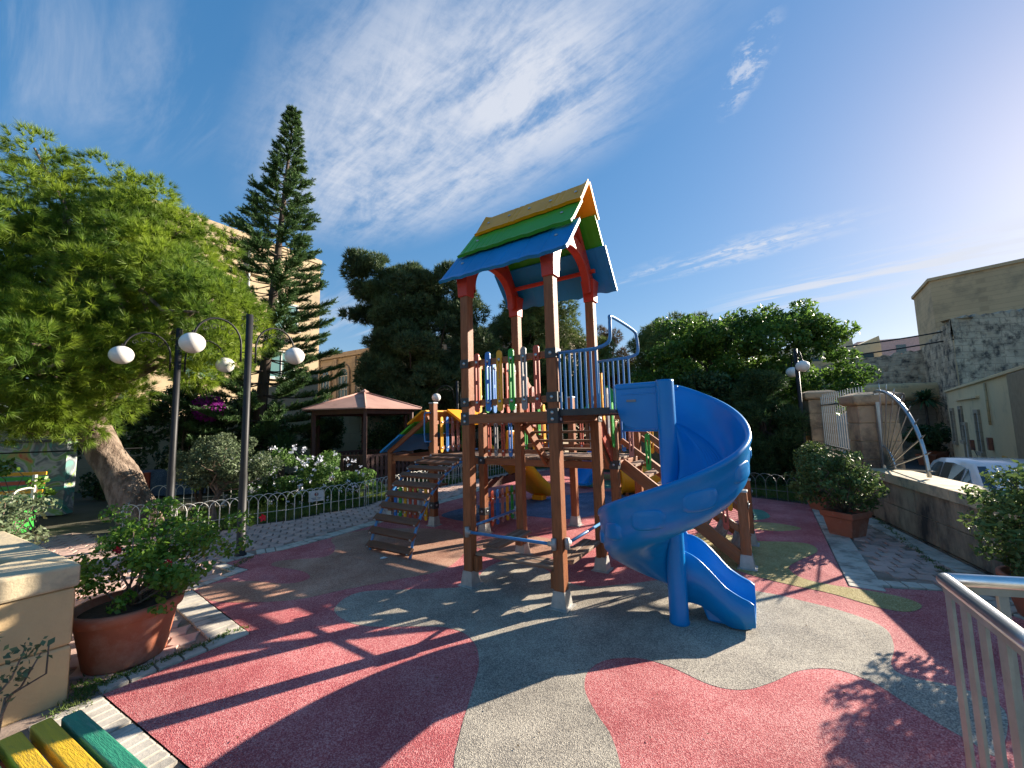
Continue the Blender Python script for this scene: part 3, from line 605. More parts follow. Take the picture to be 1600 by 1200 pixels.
# doubled legs that carry the benches
for (x, y, dx, dy) in ((0, 0, 1, 0), (s_, 0, -1, .0), (s_, s_, -.2, -1), (0, s_, 0, -1)):
    MB().box((x + dx * .07, y + dy * .07 + (.03 if dx else 0), .20), (.045 if dx else .08, .045 if dy else .08, .14 + .0)).build('leg_block', 'wood', PS, .004)
def plate(x, y, z, fx, fy, h=.11):
    """black corner bracket on the post face looking fx, fy with two bolts"""
    c = pt(x + fx * .0495, y + fy * .0495, z); rz = math.atan2(fy, fx)
    o = MB().box((0, 0, 0), (.007, .104, h)).build('bracket', 'blackplate', PS, .002); o.location = c; o.rotation_euler = (0, 0, rz)
    for dz in ((-.028, .028) if h > .1 else (0,)):
        q = bpy.data.objects.new('bolt', bolt_me); q.matrix_local = Matrix.Translation((.0035, 0, dz)) @ Matrix.Rotation(R(90), 4, 'Y'); link(q, o)
for (x, y, fx, fy) in ((0, 0, 0, -1), (0, 0, -1, 0), (s_, 0, 0, -1), (s_, 0, 1, 0), (s_, s_, 1, 0)):
    plate(x, y, 1.56, fx, fy, .125)
    if (x, y, fy) != (s_, s_, 0):
        plate(x, y, 2.10, fx, fy, .085); plate(x, y, 1.72, fx, fy, .085)
# deck beams and planks of the tall tower
def beamo(name, a, b, wd, h, mt='woodx', bev=.005, par=None):
    a, b = Vector(a), Vector(b); d = b - a; L = d.length; x = d.normalized(); z = Vector((0, 0, 1)); y = z.cross(x).normalized(); z = x.cross(y)
    o = MB().box((0, 0, 0), (L, wd, h)).build(name, mt, par or PS, bev); mm = Matrix((x, y, z)).transposed().to_4x4(); mm.translation = (a + b) / 2
    o.matrix_local = mm; return o
h_ = .046
for a, b in (((h_, -.03, 1.556), (s_ - h_, -.03, 1.556)), ((h_, s_ + .02, 1.556), (s_ - h_, s_ + .02, 1.556)), ((-.02, h_, 1.556), (-.02, s_ - h_, 1.556)), ((s_ + .02, h_, 1.556), (s_ + .02, s_ - h_, 1.556))):
    beamo('deck_beam', a, b, .045, .09)
for i in range(8):
    beamo('deck_plank', (.004, .055 + i * .12, 1.588), (s_ - .004, .055 + i * .12, 1.588), .108, .026, 'oldwood', .003)
# pickets
def picket_mb(L=.56, wd=.056, th=.016, slots=2):
    mb = MB(); r_ = wd / 2; k = 8; z0, z1 = r_, L - r_; sw = .016
    def f(x, y, z): return (x, z, y)
    cap = [(-r_, z1 - .045)] + [(r_, z1 - .045)] + [(r_ * math.cos(t), z1 + r_ * math.sin(t)) for t in np.linspace(0, math.pi, k)]
    mb.prism(cap, -th / 2, th / 2, f)
    mb.prism([(-q[0], L - q[1]) for q in cap], -th / 2, th / 2, f)
    zs = [z0 + .045, L / 2 - .018, L / 2 + .018, z1 - .045]
    for (a, b) in ((zs[0], zs[1]), (zs[2], zs[3])):
        mb.prism([(-r_, a), (-sw / 2, a), (-sw / 2, b), (-r_, b)], -th / 2, th / 2, f); mb.prism([(sw / 2, a), (r_, a), (r_, b), (sw / 2, b)], -th / 2, th / 2, f)
    mb.prism([(-r_, zs[1]), (r_, zs[1]), (r_, zs[2]), (-r_, zs[2])], -th / 2, th / 2, f)
    return mb
PK = {}
def picket(col, L, parent, c, rz, bolts=()):
    """a board standing at c (bottom), its face looking along -y turned by rz"""
    key = (col, L)
    if key not in PK: me = picket_mb(L).mesh('picket'); me.materials.append(M[col]); PK[key] = me
    o = inst(PK[key], 'picket', parent, c, rz)
    return o
COL = ['p_red', 'p_blue', 'p_yellow', 'p_green', 'p_grey', 'p_pink']
def guard(a, b, z0, z1, cols, side=-1, L=.56, zb=None, slope=False, rw=.05, rh=.055, mt='woodx', over=.035):
    """two rails and coloured boards between a and b; a, b carry their own floor height in z"""
    a, b = Vector(a), Vector(b); d = b - a; h = Vector((d.x, d.y, 0)).normalized(); n_ = Vector((h.y, -h.x, 0)) * side
    e = empty_part('railing')
    for z in (z0, z1): beamo('rail', a + Vector((0, 0, z)), b + Vector((0, 0, z)), rw, rh, mt, .004, e)
    k = len(cols); rz = math.atan2(h.y, h.x); off = n_ * (rw / 2 + .0095)
    zb = z0 - .09 if zb is None else zb
    for i, c in enumerate(cols):
        if c is None: continue
        p = a + d * ((i + .75) / (k + .5)) + off + Vector((0, 0, zb))
        o = picket(c, L, e, p, rz if side > 0 else rz)
        for z in (z0, z1):
            q = a + d * ((i + .75) / (k + .5)) + n_ * (rw / 2 + .0175) + Vector((0, 0, z)); up_ = Vector(n_)
            mm = up_.to_track_quat('Z', 'Y').to_matrix().to_4x4(); mm.translation = q - p
            bo = bpy.data.objects.new('bolt', bolt_me); bo.matrix_local = Matrix.Rotation(-rz, 4, 'Z') @ mm; link(bo, o)
    return e
def empty_part(name):
    o = bpy.data.objects.new(name, None); o.empty_display_size = .05; return link(o, PS)
guard((h_, 0, 0), (s_ - h_, 0, 0), 1.71, 2.10, ['p_red', 'p_blue', 'p_yellow', 'p_green', 'p_grey', 'p_red'], 1, .57, 1.62)
guard((0, h_, 0), (0, s_ - h_, 0), 1.71, 2.10, ['p_yellow', 'p_green', 'p_blue', 'p_pink', 'p_red', 'p_grey'], 1, .57, 1.62)
# benches and blue pipes near the ground
for a, b, dv_ in (((.05, .055, .285), (s_ - .05, .055, .285), (0, 1)), ((s_ - .03, .07, .285), (s_ - .03, s_ - .05, .285), (-1, 0)), ((.02, .09, .285), (.02, s_ - .05, .285), (1, 0)), ):
    for k in range(2):
        o_ = Vector((dv_[0], dv_[1], 0)) * (.095 * k)
        if k and dv_[0] == 0: a2, b2 = Vector(a) + o_ + Vector((.02, 0, 0)), Vector(b) + o_ - Vector((.02, 0, 0))
        else: a2, b2 = Vector(a) + o_, Vector(b) + o_
        if dv_[0] < 0 or dv_[0] > 0: a2 = a2 + Vector((0, .14, 0))
        beamo('bench_board', a2, b2, .085, .03, 'oldwood' if dv_[0] == 0 else 'oldwood', .004)
def pipe(a, b, r_=.0135, mt='tube_blue'):
    e = MB().tube([a, b], r_, 10).build('pipe', mt, PS)
    for p, q in ((a, b), (b, a)):
        d = (Vector(q) - Vector(p)).normalized(); c = MB().tube([Vector(p) - d * .012, Vector(p) + d * .05], .021, 12)
        c.tube([Vector(p) + Vector((0, 0, -.045)), Vector(p) + Vector((0, 0, .045))], .022, 12)
        c.build('clamp', 'footmetal', e)
pipe((.02, -.068, .50), (s_ - .02, -.068, .51)); pipe((s_ + .068, .0, .51), (s_ + .068, s_, .50)); pipe((-.068, .05, .5), (-.068, s_, .5))
# blue metal railings of the bridge to the spiral slide
def blue_rail(x0, y0, x1, y1, ztop, zbot, nbar):
    e = empty_part('metal_railing'); p0, p1 = Vector((x0, y0, ztop)), Vector((x1, y1, ztop))
    MB().tube([p0, p1], .014, 10).build('top_rail', 'tube_blue', e)
    for i in range(nbar):
        t = (i + .25) / (nbar - .5); p = p0.lerp(p1, t); MB().tube([(p.x, p.y, zbot), (p.x, p.y, ztop)], .0105, 8, caps=False).build('bar', 'tube_blue', e)
    return e
blue_rail(s_ + .05, .0, 1.34, .03, 2.10, 1.60, 8); blue_rail(s_ + .05, s_ - .02, 1.36, .88, 2.13, 1.60, 7)
hp = catmull([(1.30, .03, 2.10), (1.40, .03, 2.12), (1.45, .04, 2.17), (1.455, .05, 2.32), (1.455, .11, 2.365), (1.455, .72, 2.365), (1.455, .83, 2.32), (1.455, .86, 2.20), (1.43, .87, 2.15), (1.32, .88, 2.13)], 6, False)
MB().tube(hp, .0145, 10).build('hoop_handrail', 'tube_blue', PS)
MB().box((1.20, .45, 1.585), (.42, .92, .03)).build('bridge_floor', 'oldwoody', PS, .004)
for y in (.0 - .01, .91): MB().box((1.215, y, 1.585), (.44, .016, .055)).build('bridge_side', 'blackplate', PS, .003)
# spiral slide
PO = loc((1.20, 3.13)); PX, PY = PO.x, PO.y
def sweep():
    secs = []; z0 = 1.80
    # profile (radius, height below the rim), closed loop
    def prof(inner):     # inner: how high the inner wall stands (0 low against the column, 1 full wall)
        fl = [(.16, -.30), (.20, -.325), (.24, -.335)]
        for i in range(6): fl += [(.262 + i * .022, -.336), (.270 + i * .022, -.329), (.277 + i * .022, -.336)]
        fl += [(.41, -.325), (.45, -.29), (.485, -.22), (.505, -.12), (.512, -.03)]
        a = [(.068, -.20 + .20 * inner), (.085, -.215 + .215 * inner), (.105, -.235 + .175 * inner), (.125, -.27 + .07 * inner)]
        lip = [(.518, -.004), (.535, .010), (.556, .006), (.562, -.020), (.550, -.040)]
        outw = [(.545, -.10), (.540, -.16), (.528, -.19), (.534, -.22), (.520, -.28), (.47, -.345), (.40, -.372), (.25, -.388), (.10, -.390), (.066, -.385)]
        return a + fl + lip + outw
    def put(org, rad, zr, inner, sc=1.): secs.append([Vector((org[0] + rad[0] * r_ * sc, org[1] + rad[1] * r_ * sc, zr + dz)) for r_, dz in prof(inner)])
    a0 = R(90)                                   # local angle of the entrance (radius points along +y)
    for i in range(5): put((PX - .37 * (1 - i / 5), PY), (0, 1), z0, 1. - .0 * i)
    n = 104; tot = 359.
    for i in range(n + 1):
        g = tot * i / n; a = a0 - R(g)
        if g < 90: z = z0 - .42 * (g / 90) ** 1.15
        elif g < 290: z = 1.38 - (g - 90) * .00366
        else: z = .648 - (g - 290) * .0018
        inner = max(0, 1 - g / 22) if g < 40 else max(0, (g - 300) / 55)
        put((PX, PY), (math.cos(a), math.sin(a)), z, min(1, inner))
    a = a0 - R(tot); rad = (math.cos(a), math.sin(a)); hd = (math.sin(a), -math.cos(a)); zl = .504
    path = [(0, zl), (.07, .492), (.15, .45), (.23, .375), (.31, .29), (.37, .25), (.42, .225), (.46, .21), (.49, .19)]
    for x, z in catmull(path, 4, False)[1:]:
        x_, z_ = x, z; put((PX + hd[0] * x_, PY + hd[1] * x_), rad, z_, 1, 1. - .16 * x / .54)
    # squash the exit walls so that the lip runs out low
    ne = len(catmull(path, 4, False)) - 1
    for k, sct in enumerate(secs[-ne:]):
        t = k / ne; zr = max(v.z for v in sct)
        for v in sct:
            dep = zr - v.z; v.z = max(zr - dep * (1 - .64 * t), .012)
    return secs, hd, rad
secs, hd, rad = sweep()
SL = None
mb = MB(); P_ = [s + [s[0]] for s in secs]; mb.grid(P_, True, flip=True)
mb.add(secs[0], [tuple(range(len(secs[0])))]); mb.add(secs[-1], [tuple(range(len(secs[0]) - 1, -1, -1))])
sl = mb.build('spiral_slide', 'slide_blue', PS); sl['label'] = 'blue plastic spiral slide'
# weld and fix normals
bm = bmesh.new(); bm.from_mesh(sl.data); bmesh.ops.remove_doubles(bm, verts=bm.verts[:], dist=.0008); bmesh.ops.recalc_face_normals(bm, faces=bm.faces[:]); bm.to_mesh(sl.data); bm.free()
MB().lathe([(.070, 0), (.073, .01), (.068, .03), (.067, .9), (.068, 1.80), (.066, 1.815), (.02, 1.82)], (PX, PY, 0), 28).build('slide_column', 'slide_blue', sl)
for o in sl.children: pass
# entrance panels with a raised frame and a small label plate
def slide_panel(y, sgn):
    o = [(-.40, 1.80), (-.0, 1.80), (-.0, 1.43), (-.26, 1.43), (-.33, 1.455), (-.375, 1.52), (-.40, 1.62)]
    m_ = MB().prism(o, -.02, .02, lambda x, a, z: (PX + x, y + z, a)); q = m_.build('entrance_panel', 'slide_blue', sl, .012, 3)
    MB().beam((PX - .405, y, 1.785), (PX + .01, y, 1.785), .062, .05).build('panel_rim', 'slide_blue', sl, .018, 3)
    return q
slide_panel(PY + .03, 1); slide_panel(PY + .53, 1)
MB().box((PX - .10, PY - .0, 1.66), (.17, .035, .17)).build('panel_relief', 'slide_blue', sl, .012) if False else None
MB().box((PX - .27, PY + .005, 1.665), (.075, .006, .018)).build('label_plate', 'p_grey', sl)
for dz in (0,): MB().box((PX - .19, PY + .009, 1.72), (.33, .006, .012)).build('panel_rib', 'slide_blue', sl, .003)
# bubbles pressed into the outer wall
for g, sz, dzz in ((112, .20, -.15), (150, .22, -.17), (186, .22, -.18), (220, .20, -.19), (250, .17, -.19), (85, .12, -.14)):
    a = R(90 - g); z = (1.38 - (g - 90) * .00366) + dzz; mb = MB(); k = 20; vs = []
    P_ = []
    for i in range(7):
        rr = i / 6; row = []
        for j in range(k + 1):
            th = 2 * math.pi * j / k; cq, sq = math.cos(th), math.sin(th); du, dz = sz * .56 * rr * math.copysign(abs(cq) ** .6, cq), sz * .33 * rr * math.copysign(abs(sq) ** .6, sq)
            aa = a + du / .53; bulge = .026 * (1 - rr ** 5) + .526 + (.008 if .8 < rr < .9 else 0)
            row.append(Vector((PX + bulge * math.cos(aa), PY + bulge * math.sin(aa), z + dz + du * .21)))
        P_.append(row)
    mb.grid(P_, True).build('moulded_bump', 'slide_blue', sl)
# stand under the exit
e0 = Vector((PX, PY, 0)) + Vector((*hd, 0)) * .33 + Vector((*rad, 0)) * .28
mm = Matrix.Rotation(math.atan2(hd[1], hd[0]), 3, 'Z')
MB().add([mm @ Vector(q) + e0 for q in ((-.15, -.17, 0), (.14, -.17, 0), (.14, .17, 0), (-.15, .17, 0), (-.20, -.15, .12), (.10, -.15, .05), (.10, .15, .05), (-.20, .15, .12))], [(3, 2, 1, 0), (4, 5, 6, 7), (0, 1, 5, 4), (1, 2, 6, 5), (2, 3, 7, 6), (3, 0, 4, 7)]).build('slide_foot', 'slide_blue', sl, .02, 3)

# tower roof: six overlapping moulded panels, ridge, gable frames
RF = empty_part('roof')
def roof_panel(sgn, y0, z0, y1, z1, x0, x1, mt, wave=.02, th=.028, nm='roof_panel', yc=s_ / 2, xax=True, flare=0.):
    nx, ny = 72, 8; dy, dz = y1 - y0, z1 - z0; L = math.hypot(dy, dz); ny_, nz_ = -dz / L * -1, dy / L
    top, bot = [], []
    ph_ = rnd.uniform(0, 6)
    for i in range(nx + 1):
        x = x0 + (x1 - x0) * i / nx; rt_, rb_ = [], []
        gro = abs(((x * 14 + ph_) % 1) - .5) * 2; gz = -.006 * max(0, gro - .86) / .14
        wv = wave * (math.sin(x * 15 + ph_) * .6 + math.sin(x * 37 + ph_ * 2) * .4) * 1.
        for j in range(ny + 1):
            t = j / ny; y = y0 + dy * t; z = z0 + dz * t; ex = wv * max(0, (t - .7) / .3) / L
            y += dy * ex; z += dz * ex
            e = gz + (.010 if t > .98 else 0) + flare * (max(0, abs(2 * i / nx - 1) - .86) / .14) ** 2 * (1 - t)
            nrm = Vector((0, sgn * abs(dz) / L, abs(dy) / L))
            P = Vector((x, yc + sgn * y, z)) 
            rt_.append(P + nrm * (e + th / 2)); rb_.append(P + nrm * (e * .6 - th / 2))
        top.append(rt_); bot.append(rb_)
    mb = MB(); mb.grid(top, False, flip=sgn < 0); mb.grid(bot, False, flip=sgn > 0)
    for a, b in ((top[0], bot[0]), (bot[-1], top[-1])): mb.grid([a, b], False)
    mb.grid([[r_[0] for r_ in bot], [r_[0] for r_ in top]], False); mb.grid([[r_[-1] for r_ in top], [r_[-1] for r_ in bot]], False)
    o = mb.build(nm, mt, RF)
    bm = bmesh.new(); bm.from_mesh(o.data); bmesh.ops.remove_doubles(bm, verts=bm.verts[:], dist=.0005); bmesh.ops.recalc_face_normals(bm, faces=bm.faces[:]); bm.to_mesh(o.data); bm.free()
    nrm = Vector((0, sgn * abs(dz) / L, abs(dy) / L))
    for fx in (.12, .88) if mt != 'roof_yellow' else (.08, .3, .5, .7, .92):
        for tt in (.45,):
            q = nrm.to_track_quat('Z', 'Y').to_matrix().to_4x4(); q.translation = Vector((x0 + (x1 - x0) * fx, yc + sgn * (y0 + dy * tt), z0 + dz * tt)) + nrm * (th / 2 + .001)
            bo = bpy.data.objects.new('bolt', bolt_me); bo.matrix_local = q; link(bo, o)
    return o
for sgn in (-1, 1):
    roof_panel(sgn, .33, 3.315, .655, 2.925, -.20, 1.20, 'roof_blue', .016)
    roof_panel(sgn, .165, 3.585, .44, 3.255, -.13, 1.165, 'roof_green', .014)
    roof_panel(sgn, -.004, 3.835, .23, 3.555, -.06, 1.18, 'roof_yellow', .010, flare=.03)
for x in (-.005, s_ + .005):
    # collars, curved braces and rafters in red
    for y in (0, s_):
        MB().lathe([(.062, 2.79), (.066, 2.795), (.066, 2.82), (.074, 2.98), (.084, 3.02), (.05, 3.03)], (x, y, 0), 4, False).build('post_collar', 'red', RF, .010, 2) if False else \
        MB().add([(x + a * q, y + b * q, z) for q, z in ((.056, 2.785), (.059, 2.79), (.062, 2.90), (.075, 3.02)) for a, b in ((-1, -1), (1, -1), (1, 1), (-1, 1))], [(3, 2, 1, 0), (12, 13, 14, 15)] + [(4 * k + i, 4 * k + (i + 1) % 4, 4 * k + 4 + (i + 1) % 4, 4 * k + 4 + i) for k in range(3) for i in range(4)]).build('post_collar', 'red', RF, .012, 2)
    up_o, lo_i = [], []
    for i in range(25):
        t = math.pi * i / 24; yy = s_ / 2 - (s_ / 2 - .03) * math.cos(t); zz = 2.86 + .42 * math.sin(t) ** .8
        th = .085
        ny_, nz_ = -math.cos(t), math.sin(t); up_o.append((yy + (-.0), zz + th * .9)); lo_i.append((s_ / 2 - (s_ / 2 - .03 - th) * math.cos(t), 2.86 + .36 * math.sin(t) ** .8))
    pr = []
    P_ = [[Vector((x + sx * .042, a[0], a[1])) for (a, sx) in ((up_o[i], -1), (up_o[i], 1), (lo_i[i], 1), (lo_i[i], -1), (up_o[i], -1))] for i in range(25)]
    MB().grid(P_, False).build('arched_brace', 'red', RF, .01)
    for sgn in (-1, 1):
        a = Vector((x, s_ / 2 + sgn * .53, 2.96)); b = Vector((x, s_ / 2 + sgn * .015, 3.70))
        beamo('rafter', a, b, .07, .065, 'red', .012, RF)
    beamo('gable_strut', (x, s_ / 2 - .001, 3.26), (x, s_ / 2, 3.72), .05, .06, 'red', .01, RF) if False else None
    for k in range(7):
        t = math.pi * (k + 1.2) / 9.2; yy = s_ / 2 - (s_ / 2 - .05) * math.cos(t); zz = 2.90 + .41 * math.sin(t) ** .8
        MB().box((x + (.044 if x > .5 else -.044), yy, zz), (.008, .008, .07), m=Matrix.Rotation(-(t - math.pi / 2), 3, 'X')).build('brace_rib', 'red', RF)
for y, z in ((s_ / 2 - .40, 3.07), (s_ / 2 + .40, 3.07)): beamo('purlin', (-.05, y, z + .03), (1.05, y, z + .03), .04, .04, 'red', .008, RF)

# low decks
Z2 = 1.03
for x, y, z1, cp in ((-.95, 1.5, 1.66, 0), (-1.9, 1.5, 1.84, 1), (-1.9, 2.45, 1.84, 1), (-.95, 2.45, 1.84, 0), (.0, 2.45, 1.86, 1), (.95, 1.5, 1.50, 0), (.95, 2.45, 1.86, 1), (-2.85, 1.5, 1.06, 0), (-2.85, 2.45, 1.06, 0)):
    post(x, y, z1, capped=bool(cp))
for a, b in (((-1.9, 1.5), (-.95, 1.5)), ((-.95, 1.5), (.95, 1.5)), ((-1.9, 2.45), (.95, 2.45)), ((-1.9, 1.5), (-1.9, 2.45)), ((.95, 1.5), (.95, 2.45)), ((-2.85, 1.5), (-1.9, 1.5)), ((-2.85, 2.45), (-1.9, 2.45)), ((-2.85, 1.5), (-2.85, 2.45))):
    d = (Vector((*b, 0)) - Vector((*a, 0))).normalized()
    beamo('deck_beam', Vector((*a, Z2 - .045)) + d * .047, Vector((*b, Z2 - .045)) - d * .047, .045, .085)
for i in range(22):
    x = -1.845 + i * .129
    beamo('deck_plank', (x, 1.53, Z2 + .012), (x, 2.42, Z2 + .012), .118, .026, 'oldwood', .003)
def plate_low(x, y, z):
    for fx, fy in ((0, -1), (1, 0)): plate(x, y, z, fx, fy, .10)
for q in ((-.95, 1.5), (.95, 1.5), (-1.9, 1.5)): plate_low(*q, Z2 - .03); plate_low(*q, .30)
guard((-.90, 1.5, Z2), (-.02, 1.5, Z2), .10, .48, ['p_red', 'p_grey', 'p_red', 'p_blue', None, None, None], 1, .56, .03)
guard((-.02, 1.5, Z2), (.90, 1.5, Z2), .10, .48, ['p_yellow', 'p_green', 'p_red'], 1, .56, .03) if False else None
guard((-1.9, 1.55, Z2), (-1.9, 2.40, Z2), .12, .52, ['p_yellow', 'p_blue', 'p_pink', 'p_pink', 'p_green', 'p_yellow'], 1, .56, .05)
guard((-.90, 2.45, Z2), (-.05, 2.45, Z2), .12, .52, ['p_green', 'p_yellow', 'p_red', 'p_blue', 'p_grey'], 1, .56, .05)
guard((.05, 2.45, Z2), (.90, 2.45, Z2), .12, .52, ['p_red', 'p_grey', 'p_yellow', 'p_green', 'p_blue'], 1, .56, .05)
# board panels down at the ground
guard((-2.80, 1.5, 0), (-1.95, 1.5, 0), .14, .44, ['p_blue', 'p_green', 'p_yellow', 'p_red', 'p_red', 'p_grey', 'p_yellow'], 1, .50, .06)
guard((-.95, 1.55, 0), (-.95, 2.40, 0), .14, .44, ['p_red', 'p_blue', 'p_pink', 'p_yellow', 'p_green', 'p_grey'], 1, .50, .06)
mbx = MB(); o_ = [(0, .60), (0, .66)] + [(t, .70 + .028 * abs(math.sin(t * math.pi / .17))) for t in np.linspace(.01, .84, 40)] + [(.85, .66), (.85, .60)]
mbx.prism(o_, -.02, .02, lambda x, a, z: (-.95 + z, 1.55 + x, a)).build('scalloped_board', 'darkwood', PS)
beamo('table_board', (-2.45, 1.75, .56), (-1.95, 1.75, .56), .25, .03, 'oldwood', .004)
# grab handle on the ladder post
MB().tube(catmull([(-1.9, 1.44, 1.70), (-1.92, 1.38, 1.70), (-1.95, 1.36, 1.66), (-1.95, 1.36, 1.30), (-1.92, 1.38, 1.26), (-1.9, 1.44, 1.26)], 5, False), .012, 8).build('grab_handle', 'tube_blue', PS)
MB().tube(catmull([(-1.0, 1.44, 1.60), (-1.02, 1.38, 1.60), (-1.05, 1.36, 1.56), (-1.05, 1.36, 1.20), (-1.02, 1.38, 1.16), (-1.0, 1.44, 1.16)], 5, False), .012, 8).build('grab_handle', 'tube_blue', PS)
# arched ladder
LD = empty_part('arched_ladder')
arc = [(.24, .0), (.30, .22), (.40, .42), (.54, .61), (.72, .78), (.92, .91), (1.15, 1.0), (1.42, 1.045)]
ac = catmull(arc, 6, False)
for x in (-1.77, -1.07): MB().tube([(x, p[0], p[1]) for p in ac], .017, 8).build('side_tube', 'tube_blue', LD)
ln = [0]
for p, q in zip(ac, ac[1:]): ln.append(ln[-1] + float(np.linalg.norm(q - p)))
rg = MB().box((0, 0, 0), (.76, .085, .032)).mesh('tread'); rg.materials.append(M['treadwood'])
for i in range(11):
    t = ln[-1] * (.03 + .94 * i / 10); k = max(j for j in range(len(ln)) if ln[j] <= t); k = min(k, len(ac) - 2); f_ = (t - ln[k]) / (ln[k + 1] - ln[k]); p = ac[k] * (1 - f_) + ac[k + 1] * f_; tg = ac[k + 1] - ac[k]
    tilt = min(math.atan2(tg[1], tg[0]), R(50)) * .8
    mt_ = Matrix.Translation((-1.42 + rnd.uniform(-.006, .006), p[0] - .018, p[1] + .028)) @ Matrix.Rotation(tilt, 4, 'X') @ Matrix.Rotation(rnd.uniform(-.01, .01), 4, 'Y')
    r_ = inst(rg, 'tread', LD, mtx=mt_)
    for sx in (-1, 1):
        bo = bpy.data.objects.new('bolt', bolt_me); bo.matrix_local = Matrix.Translation((sx * .35, -.0425, 0)) @ Matrix.Rotation(R(90), 4, 'X'); link(bo, r_)
# stairs from the tall tower down to the low deck
ST = empty_part('stairs')
for x in (.06, .89): beamo('stringer', (x, s_ + .04, 1.50), (x, 1.52, .99), .04, .10, 'woodx', .004, ST)
for i in range(5):
    t = (i + .5) / 5; beamo('tread', (.085, s_ + .04 + .55 * t, 1.55 - .53 * t), (.865, s_ + .04 + .55 * t, 1.55 - .53 * t), .10, .028, 'oldwood', .003, ST)
def slope_guard(a, b, z0, z1, cols, side, L=.5, zb=0.):
    a, b = Vector(a), Vector(b); d = b - a; h = Vector((d.x, d.y, 0)).normalized(); n_ = Vector((h.y, -h.x, 0)) * side; e = empty_part('railing')
    for z in (z0, z1): beamo('rail', a + Vector((0, 0, z)), b + Vector((0, 0, z)), .045, .06, 'woodx', .004, e)
    for i, c in enumerate(cols): picket(c, L, e, a + d * ((i + .7) / (len(cols) + .4)) + n_ * .032 + Vector((0, 0, zb)), math.atan2(h.y, h.x))
slope_guard((0.0, s_ + .06, 1.56), (-.0, 1.75, .98), .16, .54, ['p_red', 'p_pink', 'p_green', 'p_yellow', 'p_blue'], 1, .50, .08)
slope_guard((s_, s_ + .06, 1.56), (s_, 1.50, 1.03), .14, .50, ['p_yellow', 'p_grey', 'p_green'], 1, .52, .06)
MB().prism([(0, 0), (.52, -.50), (.52, -.30), (0, .20)], -.01, .01, lambda x, a, z: (.935 + z, s_ + .06 + x, 1.46 + a)).build('side_panel', 'p_red', ST)
# stairs down to the right
RS = empty_part('stairs')
for y in (1.66, 2.52): beamo('stringer', (.98, y, 1.0), (2.18, y, .07), .045, .13, 'woodx', .004, RS)
for i in range(8):
    t = (i + .5) / 8; x, z = 1.0 + 1.18 * t, 1.03 - .93 * t; beamo('tread', (x, 1.69, z), (x, 2.49, z), .12, .028, 'oldwood', .003, RS)
rp1, rp2 = post(2.20, 1.68, .745, capped=True), post(2.20, 2.56, .745, capped=True)
slope_guard((.98, 1.68, 1.03), (2.17, 1.68, .12), .24, .54, ['p_pink', 'p_green', 'p_red', 'p_pink', 'p_green', 'p_red'], 1, .42, .14)
slope_guard((.98, 2.54, 1.03), (2.17, 2.54, .12), .24, .54, ['p_yellow', 'p_grey', 'p_yellow', 'p_green', 'p_yellow'], 1, .42, .14)
plate(2.20, 1.68, .62, 1, 0, .07); plate(2.20, 2.56, .62, 1, 0, .07); plate(2.20, 2.56, .34, 1, 0, .07)
# straight yellow slide behind the low deck
def chute(a, b, wd, hgt, mt, nm, col='p_yellow', par=None, n=16):
    a, b = Vector(a), Vector(b); h = Vector((b.x - a.x, b.y - a.y, 0)); L = h.length; h.normalize(); s2 = Vector((h.y, -h.x, 0)); P = []
    for i in range(n + 1):
        t = i / n; z = a.z + (b.z - a.z) * (3 * t * t - 2 * t ** 3) * .35 + (b.z - a.z) * t * .65; c = a + h * L * t; row = []
        for o, q in ((-.5, .0), (-.5, 1), (-.44, 1.02), (-.42, .9), (-.34, .15), (0, .06), (.34, .15), (.42, .9), (.44, 1.02), (.5, 1), (.5, 0), (.3, -.12), (0, -.16), (-.3, -.12), (-.5, 0)):
            row.append(c + s2 * wd * o + Vector((0, 0, z - c.z + q * hgt)))
        P.append(row)
    mb = MB().grid(P, True); mb.add(P[0][:-1], [tuple(range(14))]); mb.add(P[-1][:-1], [tuple(range(14))]); return mb.build(nm, mt, par)
ys_ = chute((-1.43, 2.50, 1.03), (-1.43, 4.05, .08), .50, .20, 'roof_yellow', 'yellow_slide', par=PS); ys_.name = 'slide'
MB().box((-1.43, 3.95, .05), (.24, .18, .10)).build('slide_foot', 'roof_yellow', ys_, .02)
MB().box((-1.43, 2.52, 1.32), (.12, .06, .30)).build('slide_hood', 'roof_yellow', ys_, .02) if False else None
for sx in (-.26, .26): MB().box((-1.43 + sx, 2.56, 1.22), (.05, .22, .34)).build('slide_cheek', 'roof_yellow', ys_, .02)
# little roof over the low end
rf2 = empty_part('low_roof')
RFs = RF; RF = rf2
def low_panel(t0, t1, y0, y1, mt, lift):
    a = Vector((-3.0, 0, 1.08)); b = Vector((-1.98, 0, 1.70)); d = b - a; nrm = Vector((-d.z, 0, d.x)).normalized(); nx, ny = 10, 30; top, bot = [], []
    for j in range(ny + 1):
        y = y0 + (y1 - y0) * j / ny; wv = .012 * math.sin(y * 16); rt_, rb_ = [], []
        for i in range(nx + 1):
            t = t0 + (t1 - t0) * i / nx; ex = -wv * (1 - i / nx) * 1.5; P = a + d * (t + ex) + Vector((0, y, 0)) + nrm * lift; rt_.append(P + nrm * .014); rb_.append(P - nrm * .014)
        top.append(rt_); bot.append(rb_)
    mb = MB().grid(top, False).grid(bot, False, True).grid([top[0], bot[0]], False).grid([bot[-1], top[-1]], False).grid([[r_[0] for r_ in bot], [r_[0] for r_ in top]], False).grid([[r_[-1] for r_ in top], [r_[-1] for r_ in bot]], False)
    o = mb.build('roof_panel', mt, rf2)
    # mirrored short side
    return o
low_panel(0, .46, 1.38, 2.62, 'roof_blue', .0); low_panel(.38, .76, 1.42, 2.58, 'roof_green', .02); low_panel(.68, 1.0, 1.36, 2.66, 'roof_yellow', .04)
